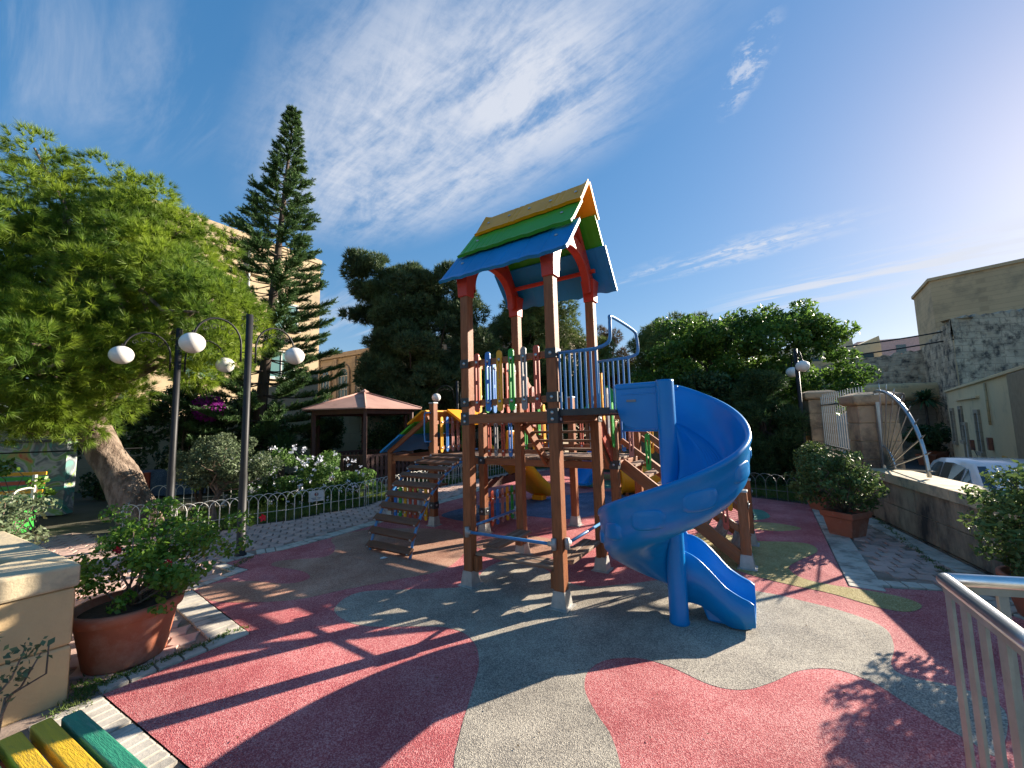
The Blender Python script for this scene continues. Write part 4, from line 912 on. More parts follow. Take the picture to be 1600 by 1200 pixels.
for sgn, (x1, z1), mt in ((1, (-1.62, 1.44), 'roof_yellow'), (1, (-1.28, 1.22), 'roof_green')):
    pass
MB().prism([(-1.99, 1.73), (-1.62, 1.50), (-1.60, 1.53), (-1.97, 1.765)], 1.9, 2.66, lambda x, a, z: (x, z, a)).build('roof_panel', 'roof_yellow', rf2)
beamo('rafter', (-2.92, 1.5, 1.07), (-2.0, 1.5, 1.63), .045, .07, 'woodx', .004, rf2); beamo('rafter', (-2.92, 2.45, 1.07), (-2.0, 2.45, 1.63), .045, .07, 'woodx', .004, rf2)
RF = RFs

# ------------------------------------------------------------------ toddler corner far behind
TP = empty('toddler_playhouse', (2.55, 10.6, 0), TA, 'small distant playhouse with pointed green roof, red panels and short blue slide', 'playhouse')
for x in (-.45, .45):
    for y in (-.45, .45): MB().box((x, y, .85), (.08, .08, 1.7)).build('post', 'wood', TP)
MB().add([(-.62, -.62, 1.7), (.62, -.62, 1.7), (.62, .62, 1.7), (-.62, .62, 1.7), (0, 0, 2.45)], [(3, 2, 1, 0), (0, 1, 4), (1, 2, 4), (2, 3, 4), (3, 0, 4)]).build('roof', 'p_green', TP)
MB().box((0, 0, .72), (.95, .95, .06)).build('floor', 'oldwood', TP)
for c, d in (((0, .47, 1.05), (.8, .03, .55)), ((.47, 0, 1.05), (.03, .8, .55)), ((-.47, 0, 1.05), (.03, .8, .55))): MB().box(c, d).build('side_panel', 'p_red', TP, .01)
chute((-.1, -.5, .72), (-.1, -1.75, .10), .42, .2, 'slide_blue', 'slide', par=TP)
SR = empty('crawl_tube', tuple(G(1000, 772)), 0, 'orange yellow plastic crawl tube on the ground behind the right stairs', 'crawl tube')
sh = MB(); P_ = []
for x in np.linspace(-.4, .4, 9):
    P_.append([Vector((x, .27 * math.cos(t), .30 + .27 * math.sin(t))) for t in np.linspace(0, 2 * math.pi, 25)])
sh.grid(P_, True).build('shell', 'roof_yellow', SR)
for x in (-.4, .4): MB().tube([(x, .28 * math.cos(t), .30 + .28 * math.sin(t)) for t in np.linspace(0, 2 * math.pi, 24, endpoint=False)], .022, 8, close=True).build('rim', 'roof_yellow', SR)
for x in (-.3, .3): MB().box((x, 0, .03), (.06, .3, .06)).build('foot', 'wood', SR)

# ------------------------------------------------------------------ street lamps
def lamp(loc_, rz, label, h=2.98, sc=1.):
    t = empty('street_lamp', loc_, rz, label, 'street lamp', 'black double globe lamps')
    MB().lathe([(.065, 0), (.065, .02), (.048, .03), (.046, .95), (.040, 1.0), (.039, h), (.0, h + .01)], n=16).build('pole', 'black', t)
    for s in (-1, 1):
        pts = [(s * .085, 0, h - .62)] + [(s * (.085 + .25 - .25 * math.cos(a)), 0, h - .42 + .30 * math.sin(a)) for a in np.linspace(0, math.pi, 14)] + [(s * .59, 0, h - .36)]
        arm = MB().tube(pts, .012, 8); arm.tube([(0, 0, h - .50), (s * .09, 0, h - .50)], .006, 6)
        a_ = arm.build('arm', 'black', t)
        for k in range(4):
            cx, cz, r_ = s * (.20 + .09 * k), h - .25 + (.02 if k in (1, 2) else -.02), (.034 if k % 2 else .042)
            MB().tube([(cx + r_ * (1 - a / 9) * math.cos(a), 0, cz + r_ * (1 - a / 9) * math.sin(a)) for a in np.linspace(0, 7.2, 22)], .0038, 5).build('scroll', 'black', a_)
        for k in range(2):
            cx, cz, r_ = s * (.065), h - .06 - .1 * k, .035
            MB().tube([(cx + r_ * (1 - a / 9) * math.cos(a), 0, cz + r_ * (1 - a / 9) * math.sin(a)) for a in np.linspace(0, 7.2, 22)], .0038, 5).build('scroll', 'black', a_)
        gl = MB().lathe([(.125 * math.cos(a) + .0001, .118 * math.sin(a)) for a in np.linspace(-math.pi / 2, math.pi / 2, 20)], (0, 0, 0), 28).build('globe', 'globe', t); gl.location = (s * .59, 0, h - .46)
        cp_ = MB().lathe([(.04, -.01), (.045, 0), (.03, .02), (.012, .03), (.012, .05)], n=14).build('globe_cap', 'black', t); cp_.location = (s * .59, 0, h - .36)
    return t
la = math.atan2(.845, .535)
lamp((-3.34, 5.0, 0), la, 'black double globe lamp nearest to the camera, left of the gazebo')
lamp((-4.74, 5.6, 0), la, 'black double globe lamp beside the leaning pine trunk, left of another lamp')
lamp((6.27, 8.71, 0), math.atan2(.59, .29), 'black double globe lamp at the right by the stone pillar')
lamp(tuple(G(716, 748)), math.atan2(.1, .9), 'distant black lamp half hidden behind the front left tower post', 2.75)
lamp(tuple(G(672, 722)), math.atan2(.5, .5), 'farthest small lamp in front of the dark cypress', 2.8)

# ------------------------------------------------------------------ hoop fences
def hoop_me(mt, wd=.26, h=.46):
    pts = [(-wd / 2, 0, -.03), (-wd / 2, 0, h - wd / 2)] + [(-wd / 2 * math.cos(t), 0, h - wd / 2 + wd / 2 * math.sin(t)) for t in np.linspace(.25, math.pi - .25, 9)] + [(wd / 2, 0, h - wd / 2), (wd / 2, 0, -.03)]
    me = MB().tube(pts, .0058, 5, caps=False).mesh('hoop'); me.materials.append(M[mt]); return me
def hoop_fence(pts, mt, label, step=.13, wd=.26, h=.46):
    t = empty('hoop_fence', label=label, cat='fence', group='low hoop fences'); me = hoop_me(mt, wd, h); k = 0; carry = 0.
    for a, b in zip(pts, pts[1:]):
        a, b = Vector((*a[:2], 0)), Vector((*b[:2], 0)); d = b - a; L = d.length; d.normalize(); x = carry
        while x < L:
            p = a + d * x; s = (k % 2) * .008
            inst(me, 'hoop', t, (p.x - d.y * s, p.y + d.x * s, rnd.uniform(-.006, .006)), math.atan2(d.y, d.x) + rnd.uniform(-.03, .03)); x += step; k += 1
        carry = x - L
        e = MB().tube([a + Vector((0, 0, .17)), b + Vector((0, 0, .17))], .0045, 5).build('tie_wire', mt, t)
    return t
hoop_fence(FENCE, 'hoopmetal', 'long low pale hoop fence along the flower bed on the left')
hoop_fence([Vector((-5.0, 6.05, 0)), Vector((-5.75, 6.0, 0)), Vector((-6.2, 6.75, 0))], 'hoopmetal', 'short return of pale hoop fence beside the leaning pine trunk')
hoop_fence([Vector((-7.0, 8.0, 0)), Vector((-5.4, 8.9, 0)), Vector((-4.7, 9.2, 0))], 'hoopmetal', 'pale hoop fence behind the leaning pine and the second lamp')
hoop_fence([G(655, 757), G(705, 753), G(760, 744)], 'hoopmetal', 'distant hoop fence seen between the tower posts')
hoop_fence([Vector((4.0, 9.6, 0)), G(1166, 776), G(1262, 787), wp(2.75, -.15)], 'hoopgreen', 'greenish hoop fence on the right in front of the ficus', .17, .34, .46)

# white notice on the left fence
nb_ = empty('notice_sign', tuple(G(495, 801) + Vector((.0, -.03, .30))), math.atan2(.62, .78), 'small white notice board with a round emblem hung on the hoop fence', 'sign')
MB().box((0, 0, 0), (.25, .008, .19)).build('board', 'white', nb_, .003)
MB().lathe([(.036, 0), (.036, .002)], n=20, smooth=False).build('emblem', 'p_grey', nb_).matrix_local = Matrix.Translation((0, -.0045, .03)) @ Matrix.Rotation(R(90), 4, 'X')
MB().lathe([(.022, 0), (.022, .002)], n=20, smooth=False).build('emblem_centre', 'p_red', nb_).matrix_local = Matrix.Translation((0, -.0062, .03)) @ Matrix.Rotation(R(90), 4, 'X')
for k, wd in ((0, .17), (1, .13)): MB().box((0, -.0048, -.035 - .022 * k), (wd, .0015, .007)).build('text_line', 'blackplate', nb_)

# ------------------------------------------------------------------ gazebo
GZ = empty('gazebo', (-4.0, 10.75, 0), 0, 'small wooden gazebo with faded pink six sided roof and brown slatted benches', 'gazebo')
a6 = [math.atan2(-1.40, .55) + math.pi / 3 * i for i in range(6)]
re_, rp_ = 1.62, 1.34
MB().prism([(1.45 * math.cos(a), 1.45 * math.sin(a)) for a in a6], -.02, .10).build('floor', 'greystone', GZ)
for i in range(6):
    a, b = a6[i], a6[(i + 1) % 6]
    e0_, e1_ = Vector((re_ * math.cos(a), re_ * math.sin(a), 1.97)), Vector((re_ * math.cos(b), re_ * math.sin(b), 1.97)); ap = Vector((0, 0, 2.44)); n0 = Vector((0, 0, .03))
    MB().add([e0_, e1_, ap, e0_ - n0, e1_ - n0, ap - n0], [(0, 1, 2), (5, 4, 3), (0, 3, 4, 1), (1, 4, 5, 2), (2, 5, 3, 0)]).build('roof_panel', 'pinkroof', GZ)
    MB().tube([e0_ + Vector((0, 0, .005)), ap + Vector((0, 0, .02))], .022, 6).build('hip_trim', 'pinkroof', GZ)
    MB().beam(Vector((rp_ * math.cos(a), rp_ * math.sin(a), 1.90)), Vector((rp_ * math.cos(b), rp_ * math.sin(b), 1.90)), .06, .14).build('eave_beam', 'darkwood', GZ)
    MB().box((rp_ * math.cos(a), rp_ * math.sin(a), 1.0), (.085, .085, 1.9), a).build('post', 'darkwood', GZ, .006)
    if i != 4:
        p0_, p1_ = Vector((1.26 * math.cos(a), 1.26 * math.sin(a), 0)), Vector((1.26 * math.cos(b), 1.26 * math.sin(b), 0)); bn = empty_gz = bpy.data.objects.new('bench', None); link(bn, GZ)
        for z in (.82, .50): MB().beam(p0_ + Vector((0, 0, z)), p1_ + Vector((0, 0, z)), .04, .06).build('bench_rail', 'darkwood', bn)
        sm_ = MB().box((0, 0, .44), (.075, .02, .72)).mesh('slat'); sm_.materials.append(M['darkwood'])
        for k in range(10):
            p = p0_.lerp(p1_, (k + .7) / 10.4); inst(sm_, 'slat', bn, (p.x * 1.02, p.y * 1.02, 0), math.atan2(p1_.y - p0_.y, p1_.x - p0_.x))
        MB().beam(p0_ * .84 + Vector((0, 0, .45)), p1_ * .84 + Vector((0, 0, .45)), .30, .03).build('seat', 'darkwood', bn)
MB().lathe([(.12, 2.43), (.13, 2.46), (.06, 2.50), (.02, 2.53)], n=6, smooth=False).build('finial', 'pinkroof', GZ)

# ------------------------------------------------------------------ buildings left and back
def wall_slab(name, a, b, z0, z1, th, mt, parent, bev=0):
    a, b = Vector((*a[:2], 0)), Vector((*b[:2], 0)); d = b - a; nn = Vector((d.y, -d.x, 0)).normalized() * -1; c = (a + b) / 2 + nn * th / 2
    return MB().box((c.x, c.y, (z0 + z1) / 2), (d.length, th, z1 - z0), math.atan2(d.y, d.x)).build(name, mt, parent, bev)
BL = empty('apartment_block', label='tall plain beige building with small teal windows behind the pines on the left', cat='building')
ba, bb = Vector((-12.04, 12.5, 0)), Vector((-8.8, 18.0, 0)); dn = (bb - ba).normalized(); outn = Vector((dn.y, -dn.x, 0))
wall_slab('wall', ba, bb, -.1, 9.1, 9, 'beige', BL)
wall_slab('parapet', ba - dn * .05 + outn * .05, bb + dn * .05 + outn * .05, 9.1, 9.32, 9.1, 'beige', BL, .02)
def on_wall(t, z): return bb - dn * t + Vector((0, 0, z))
def wwin(parent, c, n_, wd, h, glass='teal', sill=True, fr='frame'):
    rz = math.atan2(n_.y, n_.x) - math.pi / 2; e = bpy.data.objects.new('window', None); e.location = c; e.rotation_euler = (0, 0, rz); link(e, parent)
    e.rotation_euler = (0, 0, math.atan2(n_.y, n_.x) + math.pi / 2)
    MB().box((0, -.012, 0), (wd, .02, h)).build('pane', glass, e)
    f = MB(); f.box((0, -.03, h / 2), (wd + .08, .06, .06)).box((0, -.03, -h / 2), (wd + .08, .06, .06)).box((wd / 2, -.03, 0), (.06, .06, h - .06)).box((-wd / 2, -.03, 0), (.06, .06, h - .06)).box((0, -.03, 0), (.04, .05, h - .06)); f.build('window_frame', fr, e)
    if sill: MB().box((0, -.06, -h / 2 - .06), (wd + .2, .12, .05)).build('sill', fr, e)
    return e
for t, z, w_, h_w in ((1.6, 6.3, 1.1, 1.1), (1.7, 4.2, 1.1, 1.1), (4.6, 6.5, 1.4, .9), (4.6, 4.0, 1.1, 1.2)):
    wwin(BL, on_wall(t, z), outn, w_, h_w)
MB().beam(on_wall(1.2, 7.75) + outn * .06, on_wall(6.3, 7.75) + outn * .06, .12, .08).build('string_course', 'beige', BL)
MB().tube([on_wall(3.1, 0) + outn * .06, on_wall(3.1, 9) + outn * .06], .05, 8).build('drainpipe', 'frame', BL)
# arcaded school wing
AR = empty('arcade_building', label='grey stone building with a row of tall arched windows behind the gazebo', cat='building')
aa, ab = Vector((-12.6, 25.3, 0)), Vector((1.5, 15.9 + 1.2, 0)); ad = (ab - aa).normalized(); an = Vector((ad.y, -ad.x, 0)); AL = (ab - aa).length
wl_ = wall_slab('wall', aa, ab, 0, 5.75, 5, 'greystone', AR); wall_slab('cornice', aa - an * -.15, ab - an * -.15, 5.75, 6.05, 5.2, 'greystone', AR, .03); wall_slab('string_course', aa + an * .08, ab + an * .08, 2.55, 2.72, .2, 'greystone', AR)
def arch_pts(wd, h, k=10): return [(-wd / 2, 0), (wd / 2, 0)] + [(wd / 2 * math.cos(t), h - wd / 2 + wd / 2 * math.sin(t)) for t in np.linspace(0, math.pi, k)]
for i in range(9):
    c = aa + ad * (1.15 + 1.72 * i); rz = math.atan2(ad.y, ad.x); e = bpy.data.objects.new('arched_window', None); e.location = (c.x, c.y, 3.05); e.rotation_euler = (0, 0, rz); link(e, AR)
    f_ = lambda x, a, z: (x, -z, a)
    # reveal ring stands proud, pane just in front of the wall, white bars on it
    o1, i1 = arch_pts(1.26, 2.33, 14), arch_pts(1.0, 2.10, 14); o1 = [(p[0], p[1] - (.0)) for p in o1]; mb = MB(); n_ = len(o1)
    vs = [f_(*p, .14) for p in o1] + [f_(*p, .14) for p in i1] + [f_(*p, .0) for p in i1] + [f_(*p, 0) for p in o1]
    fs = []
    for a_ in range(1, n_): b_ = (a_ + 1) % n_; fs += [(a_, b_, n_ + b_, n_ + a_), (n_ + a_, n_ + b_, 2 * n_ + b_, 2 * n_ + a_), (b_, a_, 3 * n_ + a_, 3 * n_ + b_)]
    mb.add(vs, fs).build('window_surround', 'greystone', e)
    MB().prism(i1, .01, .02, f_).build('pane', 'window', e)
    fb = MB(); 
    for x in (-.47, -.16, .16, .47): fb.box((x, -.035, .78), (.035, .03, 1.5 if abs(x) > .3 else 1.56))
    for z in (.03, .75, 1.55): fb.box((0, -.037, z), (.95, .03, .045))
    fb.tube([(.47 * math.cos(t), -.04, 1.56 + .47 * math.sin(t)) for t in np.linspace(0, math.pi, 12)], .022, 5); fb.tube([(.2 * math.cos(t), -.04, 1.56 + .2 * math.sin(t)) for t in np.linspace(0, math.pi, 8)], .018, 5)
    for t in (.7, 1.57, 2.44): fb.tube([(.2 * math.cos(t), -.04, 1.56 + .2 * math.sin(t)), (.47 * math.cos(t), -.04, 1.56 + .47 * math.sin(t))], .016, 5)
    fb.build('window_frame', 'frame', e)
    pl_ = aa + ad * (.29 + 1.72 * i)
    wall_slab('pilaster', pl_ + an * .12, pl_ + ad * .3 + an * .12, .3, 5.7, .15, 'greystone', AR)
# pale yard wall behind the gazebo
YW = empty('yard_wall', label='sunlit yellow limestone block wall behind the gazebo', cat='wall')
block_wall(YW, (-1.0, 14.6), (-11.0, 13.3), 0, 1.95, .4, .33, .62, 'yardwall', .02, name='stone_block')
wall_slab('coping', (-11.05, 13.36), (-.95, 14.66), 1.95, 2.05, .5, 'coping', YW)
YW2 = empty('yard_wall', label='beige rendered wall with low arches behind the shrubs at the left', cat='wall')
wall_slab('wall', (-13.5, 9.2), (-8.6, 13.2), 0, 1.9, .4, 'beige', YW2)
wall_slab('coping', (-13.55, 9.15), (-8.55, 13.25), 1.9, 1.99, .5, 'coping', YW2)
# painted mural wall and its bench
MW = empty('mural_wall', label='low wall with a turquoise and grey swirling painting at the left edge', cat='wall')
def mural_mat():
    m, t, b = new_mat('mural'); L = t.links.new; tc = N(t, 'ShaderNodeTexCoord'); nz = N(t, 'ShaderNodeTexNoise'); nz.inputs['Scale'].default_value = 1.6; nz.inputs['Detail'].default_value = 3; nz.inputs['Distortion'].default_value = 2.4
    L(tc.outputs['Object'], nz.inputs['Vector']); r = N(t, 'ShaderNodeValToRGB'); L(nz.outputs['Fac'], r.inputs[0]); e = r.color_ramp.elements
    e[0].position = .30; e[0].color = (.05, .20, .12, 1); e[1].position = .72; e[1].color = (.45, .08, .05, 1)
    for p, c in ((.40, (.10, .32, .28, 1)), (.47, (.14, .16, .17, 1)), (.53, (.40, .42, .42, 1)), (.58, (.16, .34, .10, 1)), (.65, (.42, .30, .10, 1))): k = e.new(p); k.color = c
    L(r.outputs[0], b.inputs['Base Color']); b.inputs['Roughness'].default_value = .7; return m
M['mural'] = mural_mat()
wall_slab('wall', (-13.4, 6.6), (-8.6, 7.75), 0, 1.38, .25, 'mural', MW)
wall_slab('coping', (-13.4, 6.55), (-8.58, 7.70), 1.38, 1.43, .36, 'blackplate', MW)
PB = empty('painted_bench', (-8.75, 6.75, 0), math.atan2(1.15, 4.8), 'slatted bench painted in green, orange and yellow in front of the mural', 'bench')
for k in range(6): MB().box((-.2, .10 + .012 * k, .48 + .075 * k), (1.7, .02, .055)).build('backrest_slat', ('p_green', 'p_yellow', 'p_green', 'p_red', 'p_green', 'p_yellow')[k], PB)
for k in range(3): MB().box((-.2, -.28 + .12 * k, .42), (1.7, .10, .025)).build('seat_slat', ('benchgreen', 'p_yellow', 'benchgreen')[k], PB)
for x in (-.95, .55):
    MB().tube(catmull([(x, -.30, 0), (x, -.32, .40), (x, -.25, .60), (x, 0, .63), (x, .10, .58)], 5, False), .018, 6).build('armrest', 'hoopmetal', PB); MB().box((x, .08, .42), (.04, .05, .84)).build('leg', 'hoopmetal', PB)
GB = empty('green_box', (-8.0, 6.35, 0), .25, 'low green ribbed plastic box beside the painted bench', 'box')
MB().box((0, 0, .17), (.62, .42, .34)).build('body', 'p_green', GB, .02)
for k in range(7): MB().box((-.27 + .09 * k, -.215, .17), (.03, .012, .28)).build('rib', 'p_green', GB)
CB = MB().tube([(-11, 5.6, 1.30), (-8.5, 6.3, 1.24), (-6.1, 6.6, 1.26)], .012, 6).build('cable', 'black'); tag(CB, 'black cable strung at the left in front of the mural wall', 'cable')
BN = empty('recycling_box', tuple(G(262, 776)), .3, 'dark blue box with a red end and yellow stripe in the shade under the pine', 'container')
MB().box((0, .4, .30), (1.5, .5, .60)).build('body', 'blue_rubber', BN, .02); MB().box((-.5, .12, .30), (.16, .07, .55)).build('end_panel', 'p_red', BN, .01); MB().box((.42, .14, .36), (.7, .03, .05)).build('stripe', 'p_yellow', BN)
tag(BN, None)

# ------------------------------------------------------------------ right side: street, car, houses
HS = empty('yellow_house', label='single storey cream plastered house across the street on the right', cat='house')
ha, hb = Vector((11.1 - 2.6, 8.6 - 2.86, 0)), Vector((19.4, 17.85, 0)); hd_ = (hb - ha).normalized(); hn = Vector((-hd_.y, hd_.x, 0))    # hn faces the street
def hp_(t, z, o=0.): return ha + hd_ * t + hn * o + Vector((0, 0, z))
MB().box((ha + hb) / 2 - hn * 3 + Vector((0, 0, .72)), ((hb - ha).length, 6, 3.3), math.atan2(hd_.y, hd_.x)).build('wall', 'cream', HS)
MB().box((ha + hb) / 2 - hn * 2.98 + Vector((0, 0, 2.41)), ((hb - ha).length + .1, 6.1, .08), math.atan2(hd_.y, hd_.x)).build('parapet', 'cream', HS, .01)
MB().beam(hp_(9, 1.95, .04), hp_(13.5, 1.95, .04), .08, .06).build('moulding', 'cream', HS)
def hole(par, t, z, wd, h, glass='window', fr='greystone', name='window'):
    e = bpy.data.objects.new(name, None); e.location = hp_(t, z); e.rotation_euler = (0, 0, math.atan2(hd_.y, hd_.x) + math.pi); link(e, par)
    f = MB(); f.box((0, -.03, h / 2 + .05), (wd + .24, .06, .12)).box((0, -.05, -h / 2 - .05), (wd + .30, .10, .12)).box((wd / 2 + .05, -.03, 0), (.12, .06, h - .02)).box((-wd / 2 - .05, -.03, 0), (.12, .06, h - .02)); f.build('window_frame' if name == 'window' else 'door_frame', fr, e)
    MB().box((0, -.006, 0), (wd, .012, h)).build('pane' if name == 'window' else 'door_leaf', glass, e)
    MB().box((0, -.02, 0), (.05, .02, h)).build('mullion', 'frame', e)
hole(HS, 9.6, .82, .55, 1.25); hole(HS, 12.8, 1.0, .5, 1.2); hole(HS, 12.3, .05, .8, 1.9, 'frame', 'greystone', 'door'); hole(HS, 15.0, .9, .6, 1.3)
MB().box(hp_(6.6, -.12, .02), (.42, .04, .85), math.atan2(hd_.y, hd_.x)).build('yellow_hatch', 'p_yellow', HS, .01)
MB().box(hp_(8.0, .55, .05), (.22, .10, .36), math.atan2(hd_.y, hd_.x)).build('meter_box', 'rustred', HS, .01); MB().box(hp_(11.0, .35, .05), (.22, .10, .34), math.atan2(hd_.y, hd_.x)).build('meter_box', 'rustred', HS, .01)
MB().tube([hp_(7.6, 2.3, .05), hp_(7.6, 1.1, .05)], .03, 8).build('drainpipe', 'ochre', HS)
block_wall(HS, hp_(1.0, 0), hp_(4.9, 0), .35, 2.36, -.06, .3, .5, 'pillarstone', .03, name='bare_stone')

RW = empty('rubble_wall', label='tall weathered grey rubble wall rising above the cream house', cat='wall')
pts_ = [(16.5, 27), (19.5, 24.5), (22.9, 22.0), (20.2, 18.0), (23.6, 17.6), (32, 17.0)]; hh = [4.1, 4.6, 5.0, 5.75, 6.05, 6.3]
pts_ = [Vector((*p, 0)) for p in pts_]
for i in range(5):
    a, b = pts_[i], pts_[i + 1]; d = (b - a).normalized(); n_ = Vector((-d.y, d.x, 0)) * 1
    if n_.dot(Vector((0, 1, 0))) < 0 and abs(d.x) > .3: n_ = -n_
    if i == 2: n_ = Vector((1, -.4, 0)).normalized()
    nx_ = 26; nz_k = 12; P = []
    for j in range(nx_ + 1):
        t = j / nx_; p = a.lerp(b, t); H_ = hh[i] + (hh[i + 1] - hh[i]) * t + .06 * math.sin(j * 1.7) + .05 * math.sin(j * 4.1); P.append([p + Vector((0, 0, -1 + (H_ + 1) * k / nz_k)) - n_ * (.05 * rnd.random()) for k in range(nz_k + 1)] + [p + n_ * .8 + Vector((0, 0, H_))])
    MB().grid(P, False).build('wall_face', 'rubble', RW)
# low lean wall closing the lane
LN = empty('lane_wall', label='rubble wall with a bulging base closing the lane beyond the pots', cat='wall')
MB().box((19.2, 21.7, 1.0), (8.5, .6, 3.9), R(-6)).build('wall', 'greystone', LN); MB().box((20.6, 21.1, 2.6), (3.6, 1.2, .9), R(-10)).build('rock_bulge', 'lime', LN, .3, 3)
BG = empty('beige_block', label='large plain beige building rising highest at the right edge', cat='building')
MB().prism([(31.6, 30.5), (28.7, 26.5), (37, 15.5), (50, 22), (48, 40)], -1, 10.4).build('wall', 'ochre', BG, .0)
MB().prism([(31.62, 30.7), (28.55, 26.5), (37, 15.3), (50.2, 22), (48, 40.2)], 10.4, 10.6).build('parapet', 'ochre', BG)
BW2 = empty('white_house', label='blue and white low house behind the white bar railing', cat='house')
MB().box((11.3, 15.2, .6), (3.2, 2.5, 3.0), R(20)).build('wall', 'white', BW2); MB().box((11.3, 15.2, 2.14), (3.4, 2.7, .1), R(20)).build('parapet', 'frame', BW2)
for k in range(2): MB().box((11.0 + .95 * k, 13.85 + .35 * k, .9), (.6, .08, 1.0), R(20)).build('window', 'teal', BW2)
# far houses on the hill
def far_house(x, y, z0, wd, dp, h, mt, label, saw=False):
    t = empty('hill_house', (x, y, 0), math.atan2(-x, y) * .6, label, 'house', 'distant houses on the hill')
    MB().box((0, 0, (h + z0) / 2 - 1), (wd, dp, h + 2)).build('wall', mt, t)
    if saw:
        for k in range(5):
            x0 = -wd / 2 + wd / 5 * k; MB().prism([(x0, 0), (x0 + wd / 5, 0), (x0 + wd / 5 - .1, 1.15)], -dp / 2, dp / 2, lambda a, b, c: (a, c, h + z0 / 2 + b)).build('sawtooth_roof', 'cream', t)
    n = max(2, int(wd / 2.4))
    for k in range(n):
        e = MB().box((-wd / 2 + wd * (k + .5) / n, -dp / 2 - .04, h + z0 / 2 - 1.5), (1.0, .08, 1.2)).build('window', 'window', t)
    return t
far_house(39, 52, 0, 13, 6, 9.6, 'cream', 'distant house row with sawtooth roof between the ficus and the beige building', True)
far_house(42.5, 48, 0, 12, 5, 8.0, 'lime', 'distant orange stone terrace wall below the sawtooth roofs')
M['pale_pink'] = mat('pale_pink', (.56, .42, .42), rough=.8)
far_house(54, 56, 0, 9, 6, 11.6, 'pale_pink', 'distant pink house beside the large beige building')
far_house(36, 46, 0, 16, 4, 6.4, 'ochre', 'distant ochre wall right of the ficus crown')
HI = sheet('hill', [(20, 30), (30, 34), (80, 34), (160, 60), (160, 160), (10, 160)], 3.2, 'ground'); tag(HI, kind='structure')
# utility cables
for k, (z0, z1) in enumerate(((5.9, 4.4), (6.3, 4.9))):
    a = Vector((27, 16.9, z0 + .2)); b = Vector((16.3, 20.5, z1)); o = MB().tube([a.lerp(b, t) - Vector((0, 0, .9 * t * (1 - t))) for t in np.linspace(0, 1, 14)], .035, 5).build('overhead_cable', 'black'); tag(o, ('lower' if k == 0 else 'upper') + ' of two black cables running along the rubble wall top', 'cable', 'overhead cables')

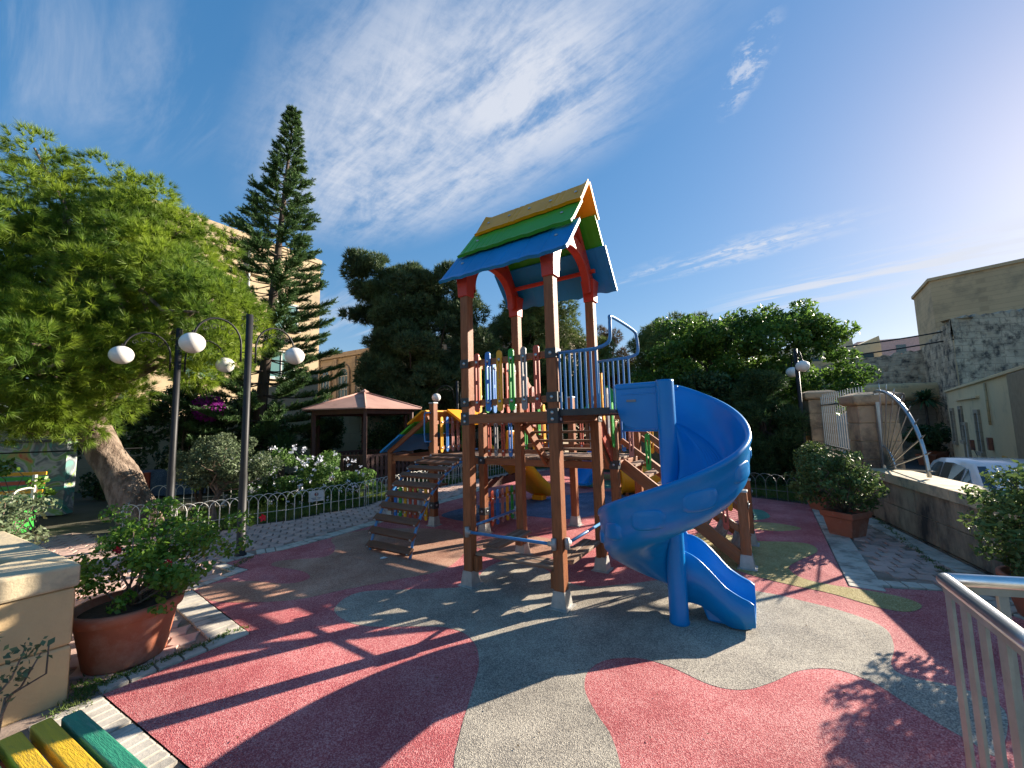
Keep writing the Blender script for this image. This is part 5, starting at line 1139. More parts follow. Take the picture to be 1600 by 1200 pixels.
def car():
    t = empty('parked_car', (8.8, 7.2, -.9), math.atan2(-.866, -.5), 'white hatchback parked in the street behind the low wall', 'car')
    # local x forward
    st = [(-1.78, .45, .78, .60), (-1.70, .32, .95, .74), (-1.2, .22, 1.0, .80), (0, .2, 1.0, .82), (.9, .22, .98, .80), (1.5, .28, .86, .74), (1.78, .40, .66, .58)]
    P = []
    for x, zb, zt, hw in st: P.append([Vector((x, -hw, zb)), Vector((x, -hw - .02, (zb + zt) / 2)), Vector((x, -hw + .04, zt)), Vector((x, 0, zt + .03)), Vector((x, hw - .04, zt)), Vector((x, hw + .02, (zb + zt) / 2)), Vector((x, hw, zb)), Vector((x, 0, zb)), Vector((x, -hw, zb))])
    mb = MB().grid(P, True); mb.add(P[0][:-1], [tuple(range(8))]); mb.add(P[-1][:-1], [tuple(range(8))]); b = mb.build('body', 'car_paint', t, .0); b.modifiers.new('s', 'SUBSURF').levels = 1; b.modifiers['s'].render_levels = 2
    cab = [(-1.72, .96, .98, .72, .70), (-1.42, .97, 1.37, .74, .58), (-1.0, .97, 1.47, .76, .58), (-.3, .97, 1.50, .77, .59), (.25, .97, 1.45, .77, .57), (.95, .96, 1.0, .76, .72)]
    P = [[Vector((x, -hb_, zb)), Vector((x, -ht, zt)), Vector((x, -ht * .6, zt + .02)), Vector((x, ht * .6, zt + .02)), Vector((x, ht, zt)), Vector((x, hb_, zb))] for x, zb, zt, hb_, ht in cab]
    MB().grid(P, True).build('cabin', 'car_paint', t)
    def side(xs, s):
        pts = []
        for x, f0, f1 in xs:
            for f in (f0, f1):
                for (a, b2) in zip(cab, cab[1:]):
                    if a[0] <= x <= b2[0]:
                        u_ = (x - a[0]) / (b2[0] - a[0]); zb, zt, hb_, ht = (a[k] + (b2[k] - a[k]) * u_ for k in (1, 2, 3, 4)); pts.append(Vector((x, s * (hb_ + (ht - hb_) * f + .014), zb + (zt - zb) * f)))
        return [[pts[2 * i], pts[2 * i + 1]] for i in range(len(xs))]
    for s in (-1, 1):
        MB().grid(side([(-1.41, .12, .40), (-1.2, .08, .80), (-1.001, .06, .85), (-.75, .06, .86)], s), False).build('side_window', 'car_glass', t)
        MB().grid(side([(-.69, .06, .86), (-.301, .06, .88), (.14, .06, .86)], s), False).build('side_window', 'car_glass', t)
        MB().grid(side([(.20, .06, .84), (.251, .06, .84), (.45, .08, .70), (.72, .1, .30)], s), False).build('quarter_window', 'car_glass', t)
    MB().add([Vector((.90, -.66, 1.045)), Vector((.90, .66, 1.045)), Vector((.30, .52, 1.432)), Vector((.30, -.52, 1.432))], [(0, 1, 2, 3)]).build('windscreen', 'car_glass', t)
    MB().add([Vector((-1.70, .60, 1.03)), Vector((-1.70, -.60, 1.03)), Vector((-1.47, -.50, 1.35)), Vector((-1.47, .50, 1.35))], [(0, 1, 2, 3)]).build('rear_window', 'car_glass', t)
    MB().tube([(-1.15, 0, 1.49), (-1.30, 0, 1.66)], .006, 5).build('antenna', 'black', t)
    for x in (-1.15, 1.15):
        for s in (-1, 1):
            wh = MB().tube([(x, s * .66, .29), (x, s * .84, .29)], .29, 20).build('wheel', 'tyre', t); MB().tube([(x, s * .83, .29), (x, s * .85, .29)], .18, 16).build('rim', 'galv', wh)
    for s in (-1, 1):
        MB().box((1.62, s * .52, .66), (.20, .20, .12)).build('headlight', 'globe', t, .03); MB().box((-1.76, s * .58, .80), (.06, .14, .24)).build('tail_light', 'p_red', t, .02); MB().box((.55, s * .88, 1.02), (.10, .16, .11)).build('mirror', 'car_paint', t, .03)
car()

# near handrail at the bottom right
HR = empty('steel_handrail', label='polished steel handrail over flat grey bars at the bottom right corner', cat='handrail')
hc = Vector((1.426, 1.394, .95)); h1 = Vector((1.426 - 1.05 * .48, 1.394 - 1.05 * .877, .95)); h2 = Vector((2.9, 1.02, .95))
for a, b in ((hc, h1), (hc, h2)):
    mb = MB().tube([a, b], .0205, 16); mb.build('top_rail', 'steel', HR)
    MB().beam(a - Vector((0, 0, .030)), b - Vector((0, 0, .030)), .014, .022).build('rail_web', 'bar', HR)
for a, b, n in ((hc, h1, 11), (hc, h2, 13)):
    d = (b - a).normalized(); ln_ = (b - a).length
    for i in range(n):
        if a is hc and b is h2 and i == 0: continue
        p = a + d * (.025 + i * (ln_ - .05) / (n - 1)); mb = MB().box((0, 0, 0), (.031, .010, .90)); o = mb.build('bar', 'bar', HR, .0015); o.location = (p.x, p.y, .46); o.rotation_euler = (0, 0, math.atan2(d.y, d.x) + R(8))

# near bench bottom left
be0, be1 = G(82, 1120, .41), G(168, 1205, .41)
BE = empty('slatted_bench', tuple(be0), math.atan2(be1.y - be0.y, be1.x - be0.x), 'wooden bench with thick green and yellow painted planks at the bottom left', 'bench')
BE.location.z = 0
for k, (mt, off) in enumerate((('benchgreen', -.185), ('benchyellow', -.105), ('benchyellow', -.028), ('benchgreen', .042))):
    o = MB().box((.42, off, .385), (.85, .056, .05)).build('plank', mt, BE, .007, 3); o.location.x = rnd.uniform(-.012, .02) + (.05 if k == 3 else 0)
MB().box((.03, -.07, .335), (.05, .32, .045)).build('cross_bearer', 'rustred', BE, .004); MB().box((.80, -.07, .335), (.05, .32, .045)).build('cross_bearer', 'rustred', BE, .004)
for x in (.03, .85):
    for y in (-.2, .06): MB().box((x, y, .16), (.045, .045, .31)).build('leg', 'rustred', BE, .004)

# ------------------------------------------------------------------ vegetation
def limb(mb, a, b, r0, r1, wob=.1, n=6):
    a, b = np.array(a, float), np.array(b, float); L = np.linalg.norm(b - a); pts = [a + (b - a) * t + (rng.normal(size=3) * wob * L * .3 * math.sin(math.pi * t)) for t in np.linspace(0, 1, n)]
    mb.tube([Vector(p) for p in pts], [r0 + (r1 - r0) * t for t in np.linspace(0, 1, n)], 8); return pts
def gen_tree(name, label, base, lobes, nsub, sr, kind, mt, n, size, cat='tree', group=None, trunk_r=.18, bark='darkbark', aspect=.5, shell=.55, spread=.5, k=6, bias=.4, tilt=None):
    t = empty(name, (0, 0, 0), 0, label, cat, group); base = np.array(base, float); c = np.array(lobes[0][0])
    mb = MB(); top = c + np.array([0, 0, lobes[0][1][2] * .3]); limb(mb, base, top, trunk_r, trunk_r * .3, .08, 8)
    mb.build('trunk', bark, t); br = MB()
    subs = sublobes(lobes, nsub, *sr, shell)
    for p, r_ in subs[::max(1, nsub // 22)]:
        f = rng.uniform(.35, .8); limb(br, base + (top - base) * f, p, trunk_r * .25, .012, .25, 5)
    br.build('branches', bark, t)
    P, D = in_lobes(subs, n, .35)
    if kind == 'leaf': V = leaves(P, unit(D + np.array([0, 0, .4])), size, aspect, bias=bias)
    else:
        D2 = unit(D + np.array([0, 0, .25]) if tilt is None else D + np.array(tilt)); V = blades(P, D2, size, aspect, k, spread)
    tris('foliage', V, mt, t)
    return t
# the big leaning Aleppo pine
def big_pine():
    t = empty('pine_tree', (0, 0, 0), 0, 'huge bright green pine with a thick leaning trunk at the left', 'tree', 'conifers of the park')
    b0, b1, b2, b3 = (-5.75, 6.4, -.1), (-6.22, 6.45, .75), (-6.85, 6.5, 1.7), (-7.6, 6.7, 3.6)
    pts = catmull([b0, b1, b2, b3], 10, False); rs = [.27 - .003 * i for i in range(len(pts))]; rs[0] = .31; rs[1] = .285
    vs = MB(); 
    k = 28; V = []
    for i, p in enumerate(pts):
        for j in range(k):
            a = 2 * math.pi * j / k; r_ = rs[i] * (1 + .035 * math.sin(5 * a + i * .9) + .03 * math.sin(11 * a + i * 2.1) + .025 * rnd.uniform(-1, 1)); V.append((p[0] + r_ * math.cos(a), p[1] + r_ * math.sin(a), p[2] + .25 * r_ * math.cos(a)))
    vs.add(V, [(i * k + j, i * k + (j + 1) % k, (i + 1) * k + (j + 1) % k, (i + 1) * k + j) for i in range(len(pts) - 1) for j in range(k)], True); vs.build('trunk', 'bark', t)
    lobes = [((-8.8, 7.0, 4.5), (2.3, 2.0, 2.2)), ((-7.3, 7.0, 5.35), (1.2, 1.0, 1.1)), ((-6.3, 7.0, 4.95), (.95, .85, .95)), ((-7.2, 6.4, 4.0), (1.6, 1.2, 1.2)), ((-5.3, 6.6, 4.0), (.6, .6, .6)), ((-6.4, 5.7, 1.95), (.75, .6, .42)), ((-7.6, 5.9, 2.1), (1.2, .9, .55)), ((-4.9, 6.4, 3.6), (.55, .6, .5)), ((-5.75, 6.5, 3.35), (1.40, 1.4, 1.0)), ((-7.2, 6.0, 2.75), (1.5, 1.5, .95)), ((-6.3, 5.25, 2.35), (.85, .8, .62)), ((-7.0, 7.4, 4.6), (1.6, 1.3, 1.2)), ((-8.0, 4.8, 3.2), (1.7, 1.4, 1.5)), ((-4.85, 6.2, 2.9), (.6, .6, .6)), ((-6.3, 6.6, 4.3), (1.0, .9, .8))]
    subs = sublobes(lobes, 640, .20, .42, .60)
    br = MB()
    for p, r_ in subs[::6]: limb(br, pts[-1 - rnd.randrange(12)], p, .07, .015, .2, 6)
    br.build('branches', 'bark', t)['kind'] = 'stuff'
    P, D = in_lobes(subs, 25000, .66); tr = blades(P + D * .0, unit(D + np.array([0, 0, .22])), .15, .0080, 34, .46)
    tris('foliage', tr, 'pine_needle', t)
big_pine()
def norfolk(base, H, label, rmax=2.0):
    t = empty('norfolk_pine', base, 0, label, 'tree', 'conifers of the park'); top = Vector((.8, 0, H)); mb = MB(); mb.tube([Vector((0, 0, 0)), Vector((.32, 0, H * .4)), Vector((.6, 0, H * .75)), top], [.17, .12, .06, .01], 10); mb.build('trunk', 'darkbark', t)
    br = MB(); Ps, Ds = [], []
    z = 1.1
    while z < H - .1:
        f = 1 - z / H; L0 = rmax * (min(1, f * 1.25) ** 1.0) * (.9 if z > 2 else .8) + .05; nb = 6; ph0 = rnd.uniform(0, 6)
        for k in range(nb):
            a = ph0 + 2 * math.pi * k / nb + rnd.uniform(-.2, .2); L = L0 * rnd.uniform(.72, 1.12) * (1.15 if math.cos(a) < -.2 and .25 < f < .7 else 1); dv2 = np.array([math.cos(a), math.sin(a), 0]); x0 = .8 * z / H; pts = []
            for s in np.linspace(0, 1, 9): pts.append(np.array([x0, 0, z]) + dv2 * L * s + np.array([0, 0, -.10 * L * math.sin(math.pi * s * .7) + .20 * L * s * s]))
            br.tube([Vector(p) for p in pts], [.022 * (1 - .8 * s) * (.4 + f) for s in np.linspace(0, 1, 9)], 5)
            n = max(10, int(L * 40))
            for i in range(n):
                s = rnd.uniform(.30, 1.0) ** .8; j = min(7, int(s * 8)); p = pts[j] + (pts[j + 1] - pts[j]) * (s * 8 - j) if j < 8 else pts[8]
                side = np.array([-dv2[1], dv2[0], 0]) * (1 if i % 2 else -1); d = unit(dv2 * .8 + side * rnd.uniform(.2, 1.) + np.array([0, 0, rnd.uniform(.15, .9)])); ll = (.12 + .20 * (1 - abs(s - .6))) * rnd.uniform(.6, 1.1) * min(1, .5 + L / 2)
                for q in np.linspace(0, 1, 7): Ps.append(p + d * ll * q); Ds.append(d)
        z += .20 + .16 * f
    br.build('branches', 'darkbark', t)['kind'] = 'stuff'; tris('foliage', blades(np.array(Ps), np.array(Ds), .075, .017, 8, .6), 'norfolk_leaf', t)
norfolk((-6.85, 10.6, 0), 10.6, 'slender Norfolk pine with tiered upturned branches, tallest tree in the photo', 2.15)
def E_(px, py, depth, z=0): g = fw + rt * (px - 800) / F - up * (py - 600) / F; t = depth / g[1]; return (g[0] * t, depth, CH + g[2] * t)
# cypress group behind the tower
gen_tree('cypress_tree', 'large dark cypress with ragged top left of the tower', (-3.0, 14, 0), [((-3.0, 14.2, 3.6), (2.0, 1.9, 2.5)), ((-2.0, 14.6, 4.2), (1.7, 1.6, 2.2)), ((-4.1, 13.8, 4.9), (.9, .9, 1.2)), ((-4.3, 14, 3.0), (1.3, 1.2, 1.3)), (E_(590, 425, 14), (.5, .5, .8)), (E_(556, 410, 13.6), (.35, .35, .5)), (E_(640, 440, 14.2), (.8, .8, .6)), (E_(700, 445, 14.2), (.7, .7, .5)), (E_(575, 440, 13.8), (.5, .5, .6)), (E_(580, 480, 13.8), (.9, .8, .7)), (E_(630, 470, 14), (1.3, 1., 1.1)), (E_(690, 470, 14.3), (1., 1., 1.2))], 300, (.20, .50), 'blade', 'cypress_leaf', 44000, .19, group='conifers of the park', aspect=.032, k=6, spread=.6, tilt=(0, 0, .8))
gen_tree('pine_tree', 'dark rounded pine seen behind the tower posts', (.9, 15.5, 0), [((.2, 15.5, 4.2), (1.7, 1.6, 2.0)), ((2.2, 15.8, 3.6), (1.9, 1.6, 1.9)), ((1.2, 15.6, 5.2), (1.5, 1.3, 1.4)), ((.4, 15.4, 2.6), (2.4, 1.6, 1.4))], 200, (.32, .6), 'blade', 'pine2_leaf', 34000, .2, group='conifers of the park', aspect=.026, k=6, spread=.6)
gen_tree('pine_tree', 'thin brownish pine with sky showing through, right of the tower', (4.4, 19, 0), [((4.2, 19, 4.0), (1.5, 1.4, 2.0)), ((5.4, 19, 3.2), (1.3, 1.2, 1.6))], 60, (.25, .5), 'blade', 'brown_leaf', 7000, .2, group='conifers of the park', aspect=.026, k=6, spread=.7, shell=.3)
gen_tree('pine_tree', 'dark green round topped pine rising behind the ficus', (7.6, 17, 0), [((7.5, 17, 4.5), (2.0, 1.8, 1.6)), ((6.6, 16.6, 3.4), (2.0, 1.6, 1.6))], 110, (.35, .6), 'blade', 'pine2_leaf', 18000, .2, group='conifers of the park', aspect=.03, k=6, spread=.6)
gen_tree('ficus_tree', 'broad leafy ficus tree behind the spiral slide', (6.2, 11.4, 0), [((5.7, 11.4, 3.0), (2.0, 1.6, 1.45)), ((8.0, 11.3, 3.05), (1.55, 1.4, 1.3)), ((6.8, 11.3, 3.5), (1.4, 1.3, 1.1)), ((8.6, 11.0, 2.5), (.95, .9, .8)), ((8.75, 11.2, 4.1), (.42, .4, .75)), ((6.9, 11.0, 4.4), (.5, .5, .55)), ((4.9, 11.6, 3.8), (.9, .9, .7)), ((6.5, 11.6, 2.2), (2.4, 1.4, 1.1))], 190, (.22, .48), 'leaf', 'ficus_leaf', 52000, .105, group='broadleaf trees', aspect=.5, trunk_r=.16, bias=.3)
gen_tree('conifer_shrub', 'small dark conifer in front of the ficus by the right fence', (5.75, 9.2, 0), [((5.75, 9.2, 1.15), (.75, .7, 1.1)), ((5.75, 9.2, 2.0), (.35, .35, .55)), ((6.2, 9.0, 1.0), (.5, .5, .6))], 60, (.15, .32), 'blade', 'dark_leaf', 9000, .13, cat='conifer', aspect=.015, k=6, spread=.7, tilt=(0, 0, .7), trunk_r=.07)
gen_tree('shrub_tree', 'twisted grey trunk tree among dark shrubs right of the slide', (5.1, 10.2, 0), [((4.6, 10.3, 1.9), (1.2, .8, .8)), ((5.6, 10.4, 1.5), (1.3, .8, .9))], 70, (.2, .4), 'leaf', 'dark_leaf', 16000, .09, cat='tree', trunk_r=.1)
# hedge masses that close the view at ground level
def hedge(name, label, lobes, n, size, mt, cat='hedge', nsub=60, sr=(.2, .45), stuffk=False):
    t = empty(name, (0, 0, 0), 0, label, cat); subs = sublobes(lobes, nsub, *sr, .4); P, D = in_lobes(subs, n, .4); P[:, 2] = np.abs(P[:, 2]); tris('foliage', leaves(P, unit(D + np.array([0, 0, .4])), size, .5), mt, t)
    st_ = MB()
    for c, r_ in lobes:
        for k in range(3): limb(st_, (c[0] + rnd.uniform(-.3, .3) * r_[0], c[1], 0), (c[0] + rnd.uniform(-.5, .5) * r_[0], c[1] + rnd.uniform(-.3, .3) * r_[1], c[2] + r_[2] * .4), .03, .01, .2, 5)
    st_.build('stems', 'darkbark', t); return t
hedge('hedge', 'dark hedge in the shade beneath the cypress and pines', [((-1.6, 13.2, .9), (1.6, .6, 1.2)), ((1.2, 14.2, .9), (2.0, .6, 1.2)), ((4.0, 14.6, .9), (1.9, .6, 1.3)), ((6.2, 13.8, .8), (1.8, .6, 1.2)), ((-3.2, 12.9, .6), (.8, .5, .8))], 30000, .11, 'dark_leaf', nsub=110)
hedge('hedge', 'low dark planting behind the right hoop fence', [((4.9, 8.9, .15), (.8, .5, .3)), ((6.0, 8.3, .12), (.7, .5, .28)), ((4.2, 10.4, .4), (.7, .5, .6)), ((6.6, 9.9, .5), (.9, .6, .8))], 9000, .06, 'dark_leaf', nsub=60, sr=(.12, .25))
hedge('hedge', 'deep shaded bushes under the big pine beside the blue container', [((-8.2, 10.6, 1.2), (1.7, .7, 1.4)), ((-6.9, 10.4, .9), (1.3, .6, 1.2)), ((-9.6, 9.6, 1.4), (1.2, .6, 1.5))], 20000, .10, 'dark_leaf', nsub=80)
bo_ = hedge('bougainvillea', 'purple flowering bougainvillea over the wall behind the second lamp', [((-7.4, 9.8, 2.0), (.5, .4, .45)), ((-8.0, 9.9, 2.2), (.7, .4, .5))], 4000, .09, 'dark_leaf', 'climber', 24, (.15, .3))
P, D = in_lobes([((-7.3, 9.55, 2.05), (.38, .25, .32))], 900, .3); tris('flowers', leaves(P, D, .06, .9), 'purple', bo_)
for x, y, z, r_, lb in ((-5.9, 12.4, 1.35, .62, 'round topiary bush left inside the gazebo view'), (-2.6, 12.3, 1.5, .62, 'round topiary bush behind the right gazebo posts')):
    gen_tree('topiary_tree', lb, (x, y, 0), [((x, y, z), (r_, r_, r_))], 26, (.15, .28), 'leaf', 'dark_leaf', 7000, .07, cat='topiary', trunk_r=.05, group='round topiary bushes')
hedge('plumbago_bush', 'dark round bush with white flowers behind the gazebo bench', [((-4.1, 12.7, .7), (.8, .5, .75))], 6000, .07, 'dark_leaf', 'bush', 24)
# flowering plumbago and olive like shrub in the left bed
pb = hedge('plumbago_bush', 'bright green bush covered with pale blue white flowers behind the hoop fence', [((-4.55, 8.2, .45), (.75, .6, .62)), ((-3.75, 8.3, .45), (.6, .5, .5)), ((-5.2, 8.0, .4), (.5, .5, .6)), ((-3.2, 8.5, .3), (.35, .35, .35))], 20000, .055, 'plumbago_leaf', 'bush', 70, (.12, .26))
P, D = in_lobes([((-4.55, 8.15, .55), (.85, .65, .62)), ((-3.75, 8.2, .5), (.7, .55, .52)), ((-5.2, 7.9, .5), (.5, .5, .6))], 260, .92)
P = P[D[:, 1] < .4]; cl = np.repeat(P, 7, 0) + rng.normal(size=(len(P) * 7, 3)) * .022; tris('flowers', leaves(cl, np.repeat(np.array([[.2, -.6, .6]]), len(cl), 0), .038, .9), 'whiteflower', pb)
ol = gen_tree('olive_shrub', 'grey green shrub tree with a twisted trunk between the two lamps', (-4.85, 6.55, 0), [((-4.75, 6.6, 1.02), (.62, .5, .42)), ((-5.2, 6.6, .95), (.4, .4, .32)), ((-4.35, 6.7, .95), (.35, .35, .3))], 60, (.09, .2), 'leaf', 'olive_leaf', 14000, .04, cat='shrub', trunk_r=.055, bark='bark')
hedge('flowering_plant', 'tall thin sprouting weed behind the second lamp fence', [((-5.9, 7.6, .45), (.10, .10, .45))], 160, .06, 'hibiscus_leaf', 'plant', 5, (.06, .1))
# fan palm behind plumbago
def rosette(name, label, base, h, L, n, mt='palm_leaf', cat='palm', wd=.05, stems=True, parent=None):
    t = parent or empty(name, base, 0, label, cat)
    if stems: MB().tube([Vector((0, 0, 0)), Vector((.02, 0, h))], [.07, .05], 8).build('trunk', 'darkbark', t)
    V = []
    for i in range(n):
        a = rnd.uniform(0, 2 * math.pi); e = rnd.uniform(-.3, 1.3); d = np.array([math.cos(a) * math.cos(e), math.sin(a) * math.cos(e), math.sin(e)]); s = np.array([-math.sin(a), math.cos(a), 0]); l = L * rnd.uniform(.7, 1.1); p = np.array([0, 0, h]); pts = [p + d * l * q + np.array([0, 0, -.35 * l * q * q * q]) for q in (0, .35, .7, 1)]; ws = [wd * .4, wd, wd * .7, .003]
        for j in range(3): V.append([pts[j] - s * ws[j] / 2, pts[j] + s * ws[j] / 2, pts[j + 1] + s * ws[j + 1] / 2, pts[j + 1] - s * ws[j + 1] / 2])
    tris('fronds', np.array(V), mt, t); return t
rosette('fan_palm', 'spiky green palm behind the white flowering bush', (-5.4, 9.4, 0), .95, .85, 130)
yu = rosette('yucca', 'tall spiky yucca by the far corner of the cream house', (19.9, 19.3, -.9), 3.0, .9, 150, wd=.09, cat='plant')

def pot_round(loc_, r0, r1, h, label):
    t = empty('potted_plant', loc_, 0, label, 'potted plant', None)
    MB().lathe([(r0, 0), (r0 + .01, .012), (r1 - .022, h - .075), (r1 - .018, h - .07), (r1 + .004, h - .065), (r1 + .012, h - .02), (r1 + .008, h), (r1 - .018, h), (r1 - .03, h - .05), (.01, h - .052)], n=48).build('pot', 'terra', t)
    MB().lathe([(r1 - .034, h - .045), (r1 - .06, h - .035), (.02, h - .03)], n=24).build('soil', 'soil', t)
    return t
def pot_square(loc_, w0, w1, h, rz, label):
    t = empty('potted_plant', loc_, rz, label, 'potted plant', 'potted shrubs along the low wall'); vs = []
    for r_, z in ((w0 / 2, 0), (w1 / 2 - .012, h - .075), (w1 / 2 + .006, h - .07), (w1 / 2 + .012, h), (w1 / 2 - .014, h), (w1 / 2 - .03, h - .06)): vs += [(-r_, -r_, z), (r_, -r_, z), (r_, r_, z), (-r_, r_, z)]
    MB().add(vs, [(3, 2, 1, 0)] + [(4 * k + i, 4 * k + (i + 1) % 4, 4 * k + 4 + (i + 1) % 4, 4 * k + 4 + i) for k in range(5) for i in range(4)] + [(20, 21, 22, 23)]).build('pot', 'terra', t, .006)
    MB().box((0, 0, h - .05), (w1 - .06, w1 - .06, .02)).build('soil', 'soil', t)
    return t
def leafy(t, lobes, n, size, mt, nsub=50, sr=(.08, .18), aspect=.55, single=0, base=(0, 0, .3), shell=.5):
    subs = sublobes(lobes, nsub, *sr, shell); st_ = MB()
    for p, r_ in subs[::3]: limb(st_, base, p, .008, .003, .25, 5)
    st_.build('stems', 'bark', t)
    P, D = in_lobes(subs, n + single, .3); V = leaves(P, unit(D + np.array([.2, -.2, .5])), size, aspect, .25)
    if single:
        d = np.linalg.norm(V.mean(1)[:, :2] + np.array([t.location.x, t.location.y]), axis=1); o = np.argsort(d + rng.normal(size=len(d)) * .02); near, rest = V[o[:single]], V[o[single:]]
        k = 5
        lm = MB().add([(-.5, 0, 0), (-.24, .27 * aspect * 2, .06), (.12, .19 * aspect * 2, .05), (.58, 0, -.07), (.12, -.19 * aspect * 2, .05), (-.24, -.27 * aspect * 2, .06), (-.05, 0, -.03)], [(0, 6, 1), (1, 6, 2), (2, 6, 3), (3, 6, 4), (4, 6, 5), (5, 6, 0)], True).mesh('leaf'); lm.materials.append(M[mt])
        for q in near:
            c = q.mean(0); x = q[2] - q[0]; L = float(np.linalg.norm(x)); x = x / L; y = q[1] - q[3]; y = y - x * float(y @ x); y /= np.linalg.norm(y); z = np.cross(x, y)
            mm = Matrix([[*(L * 1.1 * np.array([x[i], y[i], z[i]])), c[i]] for i in range(3)] + [[0, 0, 0, 1]]); inst(lm, 'leaf', t, mtx=mm)
        V = rest
    f = tris('foliage', V, mt, t); f['kind'] = 'stuff' if single else 'thing'
    if not single: del f['kind']
    return subs
hb_ = pot_round((-2.66, 2.86, 0), .20, .285, .37, 'large round terracotta pot with a sprawling green hibiscus beside the stone planter')
leafy(hb_, [((.05, .02, .52), (.34, .30, .22)), ((.28, .05, .62), (.26, .25, .2)), ((-.22, .1, .62), (.28, .25, .16)), ((.35, .0, .40), (.12, .15, .22)), ((.1, .25, .72), (.3, .25, .12)), ((.42, .35, .70), (.2, .2, .12)), ((-.1, .3, .85), (.35, .3, .12))], 6000, .030, 'hibiscus_leaf', 70, (.05, .12), .7, 280, (0, 0, .33))
for q in ((.30, -.05, .62), (-.1, .0, .70), (.62, .45, .80)):
    V = []
    for i in range(5): a = i * 1.257; V.append([np.array(q), np.array(q) + np.array([.022 * math.cos(a), 0, .022 * math.sin(a)]), np.array(q) + np.array([.034 * math.cos(a + .5), -.01, .034 * math.sin(a + .5)]), np.array(q) + np.array([.022 * math.cos(a + 1.1), 0, .022 * math.sin(a + 1.1)])])
    tris('flower', np.array(V), 'redflower', hb_)
p1 = pot_square(tuple(G(1337, 840) + Vector((0, .12, 0))), .26, .36, .30, .35, 'square terracotta pot with a large leafy shrub by the low wall')
leafy(p1, [((-.02, .05, .72), (.46, .42, .36)), ((-.28, .1, .62), (.3, .3, .3)), ((.22, 0, .62), (.28, .3, .35)), ((-.05, .05, .95), (.2, .2, .16))], 5200, .045, 'shrub_leaf', 80, (.06, .15), .5, 120, (0, 0, .28))
p2 = pot_square(tuple(G(1296, 800) + Vector((.05, .15, 0))), .26, .38, .28, .2, 'smaller shrub in a terracotta pot behind the larger square pot')
leafy(p2, [((0, 0, .65), (.34, .34, .34)), ((-.2, 0, .8), (.22, .2, .22))], 3600, .045, 'shrub_leaf', 50, (.06, .14), .5, 0, (0, 0, .28))
p3 = pot_round((3.84, 3.0, 0), .17, .25, .30, 'big leafy shrub in an orange pot at the right edge by the handrail')
leafy(p3, [((0, .0, .66), (.44, .42, .42)), ((.05, .1, .92), (.3, .3, .2)), ((-.25, -.1, .55), (.24, .25, .22)), ((.25, 0, .8), (.3, .3, .3))], 5200, .044, 'shrub_leaf', 80, (.06, .14), .5, 160, (0, 0, .26))
for i, (x, y, s_c, lb) in enumerate(((18.9, 18.6, 1., 'dark bushy potted plant at the far corner of the lane, left one'), (19.75, 18.9, 1.2, 'dark bushy potted plant at the far corner of the lane beside the door'))):
    t = pot_round((x, y, -.9), .24 * s_c, .34 * s_c, .5 * s_c, lb); t['group'] = 'pots in the lane'
    leafy(t, [((0, 0, 1.15 * s_c), (.7 * s_c, .6 * s_c, .65 * s_c))], 1800, .16, 'dark_leaf', 24, (.15, .3), .4, 0, (0, 0, .4))
# dry plant in front of the planter, planter shrub, weeds
dp = empty('dry_plant', (-2.52, 2.02, 0), 0, 'thin dry branching plant in front of the stone planter', 'plant')
leafy(dp, [((-.02, 0, .34), (.17, .12, .26)), ((.1, .05, .42), (.12, .08, .16))], 240, .03, 'olive_leaf', 34, (.03, .09), .6, 0, (0, 0, 0), .3)
ps_ = empty('planter_shrub', (-4.35, 3.5, 0), 0, 'grey green shrub growing behind the coping of the stone planter', 'shrub')
leafy(ps_, [((0, 0, .72), (.22, .25, .28)), ((-.4, .1, .78), (.3, .3, .3))], 2600, .036, 'olive_leaf', 50, (.08, .16), .5, 0, (0, 0, .3))
ys2 = empty('yellow_shrub', (-6.9, 5.9, 0), 0, 'yellow green leafy bush in front of the painted bench', 'shrub')
leafy(ys2, [((0, 0, .72), (.14, .14, .22)), ((-.9, 0, 1.05), (.3, .25, .22))], 700, .06, 'hibiscus_leaf', 16, (.07, .13), .6, 0, (0, 0, .1))
# paper litter
lt = MB().add([(-.03, -.02, .006), (.03, -.025, .012), (.045, .02, .007), (0, .035, .016), (-.04, .02, .008), (0, 0, .022)], [(0, 1, 5), (1, 2, 5), (2, 3, 5), (3, 4, 5), (4, 0, 5)]).build('paper_scrap', 'white'); lt.location = G(599, 873); tag(lt, 'crumpled white paper scrap on the rubber near the ladder', 'litter')
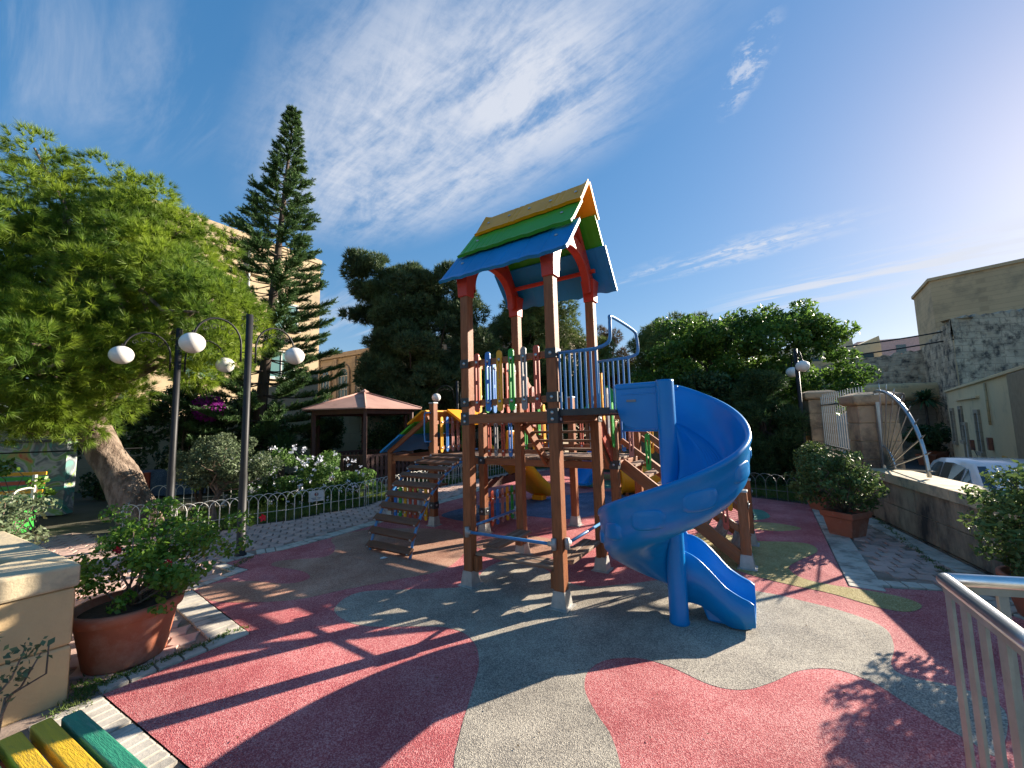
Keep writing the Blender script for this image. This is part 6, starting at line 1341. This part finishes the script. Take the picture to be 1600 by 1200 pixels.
# grass and weeds
def grass(poly, n, h, name, z=0.):
    xs = [p[0] for p in poly]; ys = [p[1] for p in poly]; P = np.stack([rng.uniform(min(xs), max(xs), n * 3), rng.uniform(min(ys), max(ys), n * 3)], 1); keep = [inside(p, poly) for p in P]; P = P[keep][:n]
    P = np.concatenate([P, np.full((len(P), 1), z)], 1); D = np.repeat(np.array([[0, 0, 1.]]), len(P), 0); o = tris(name, blades(P, D, h, .009, 4, .45), 'grass'); return tag(o, kind='stuff')
f2 = [tuple(p[:2]) for p in FENCE]
grass(f2 + [(-1.2, 13), (-2.6, 11), (-3.4, 9.2), (-5.2, 8.6), (-6.2, 7.6), (-5.3, 6.1)], 14000, .10, 'grass')
grass([(3.9, 10), (4.5, 8), (5.0, 7.2), (6.6, 8.2), (6.0, 11)], 6000, .10, 'grass')
grass([(-1.3, 13), (-.2, 12.7), (1.6, 13.8), (4, 11), (5, 13), (0, 14.6)], 5000, .12, 'grass')
def weeds(a, b, n, wd, label):
    a, b = np.array(a[:2]), np.array(b[:2]); t = rng.uniform(0, 1, n); cl = np.round(t * 9) / 9 + rng.normal(size=n) * .03; P = a + (b - a) * cl.clip(0, 1)[:, None] + rng.normal(size=(n, 2)) * wd; P = np.concatenate([P, np.full((n, 1), .004)], 1); return blades(P, np.repeat(np.array([[0, 0, 1.]]), n, 0), .028, .006, 3, .9)
V = np.concatenate([weeds(G(125, 1085), G(375, 985), 420, .025, ''), weeds(G(110, 1110), G(150, 1060), 260, .05, ''), weeds(G(1370, 812), G(1490, 905), 300, .02, ''), weeds(G(355, 892), G(395, 870), 90, .03, '')])
tag(tris('weeds', V, 'grass'), kind='stuff')
# small bits of dry leaf and debris lying on the rubber
n = 260; P = np.stack([rng.uniform(-3, 3.4, n), rng.uniform(1.7, 7, n), np.full(n, .012)], 1); P = P[[inside(p, [tuple(q[:2]) for q in RED]) for p in P]]
tag(tris('fallen_leaves', leaves(P, np.repeat(np.array([[0, 0, 1.]]), len(P), 0), .014, .6, bias=.85), 'brown_leaf'), kind='stuff')
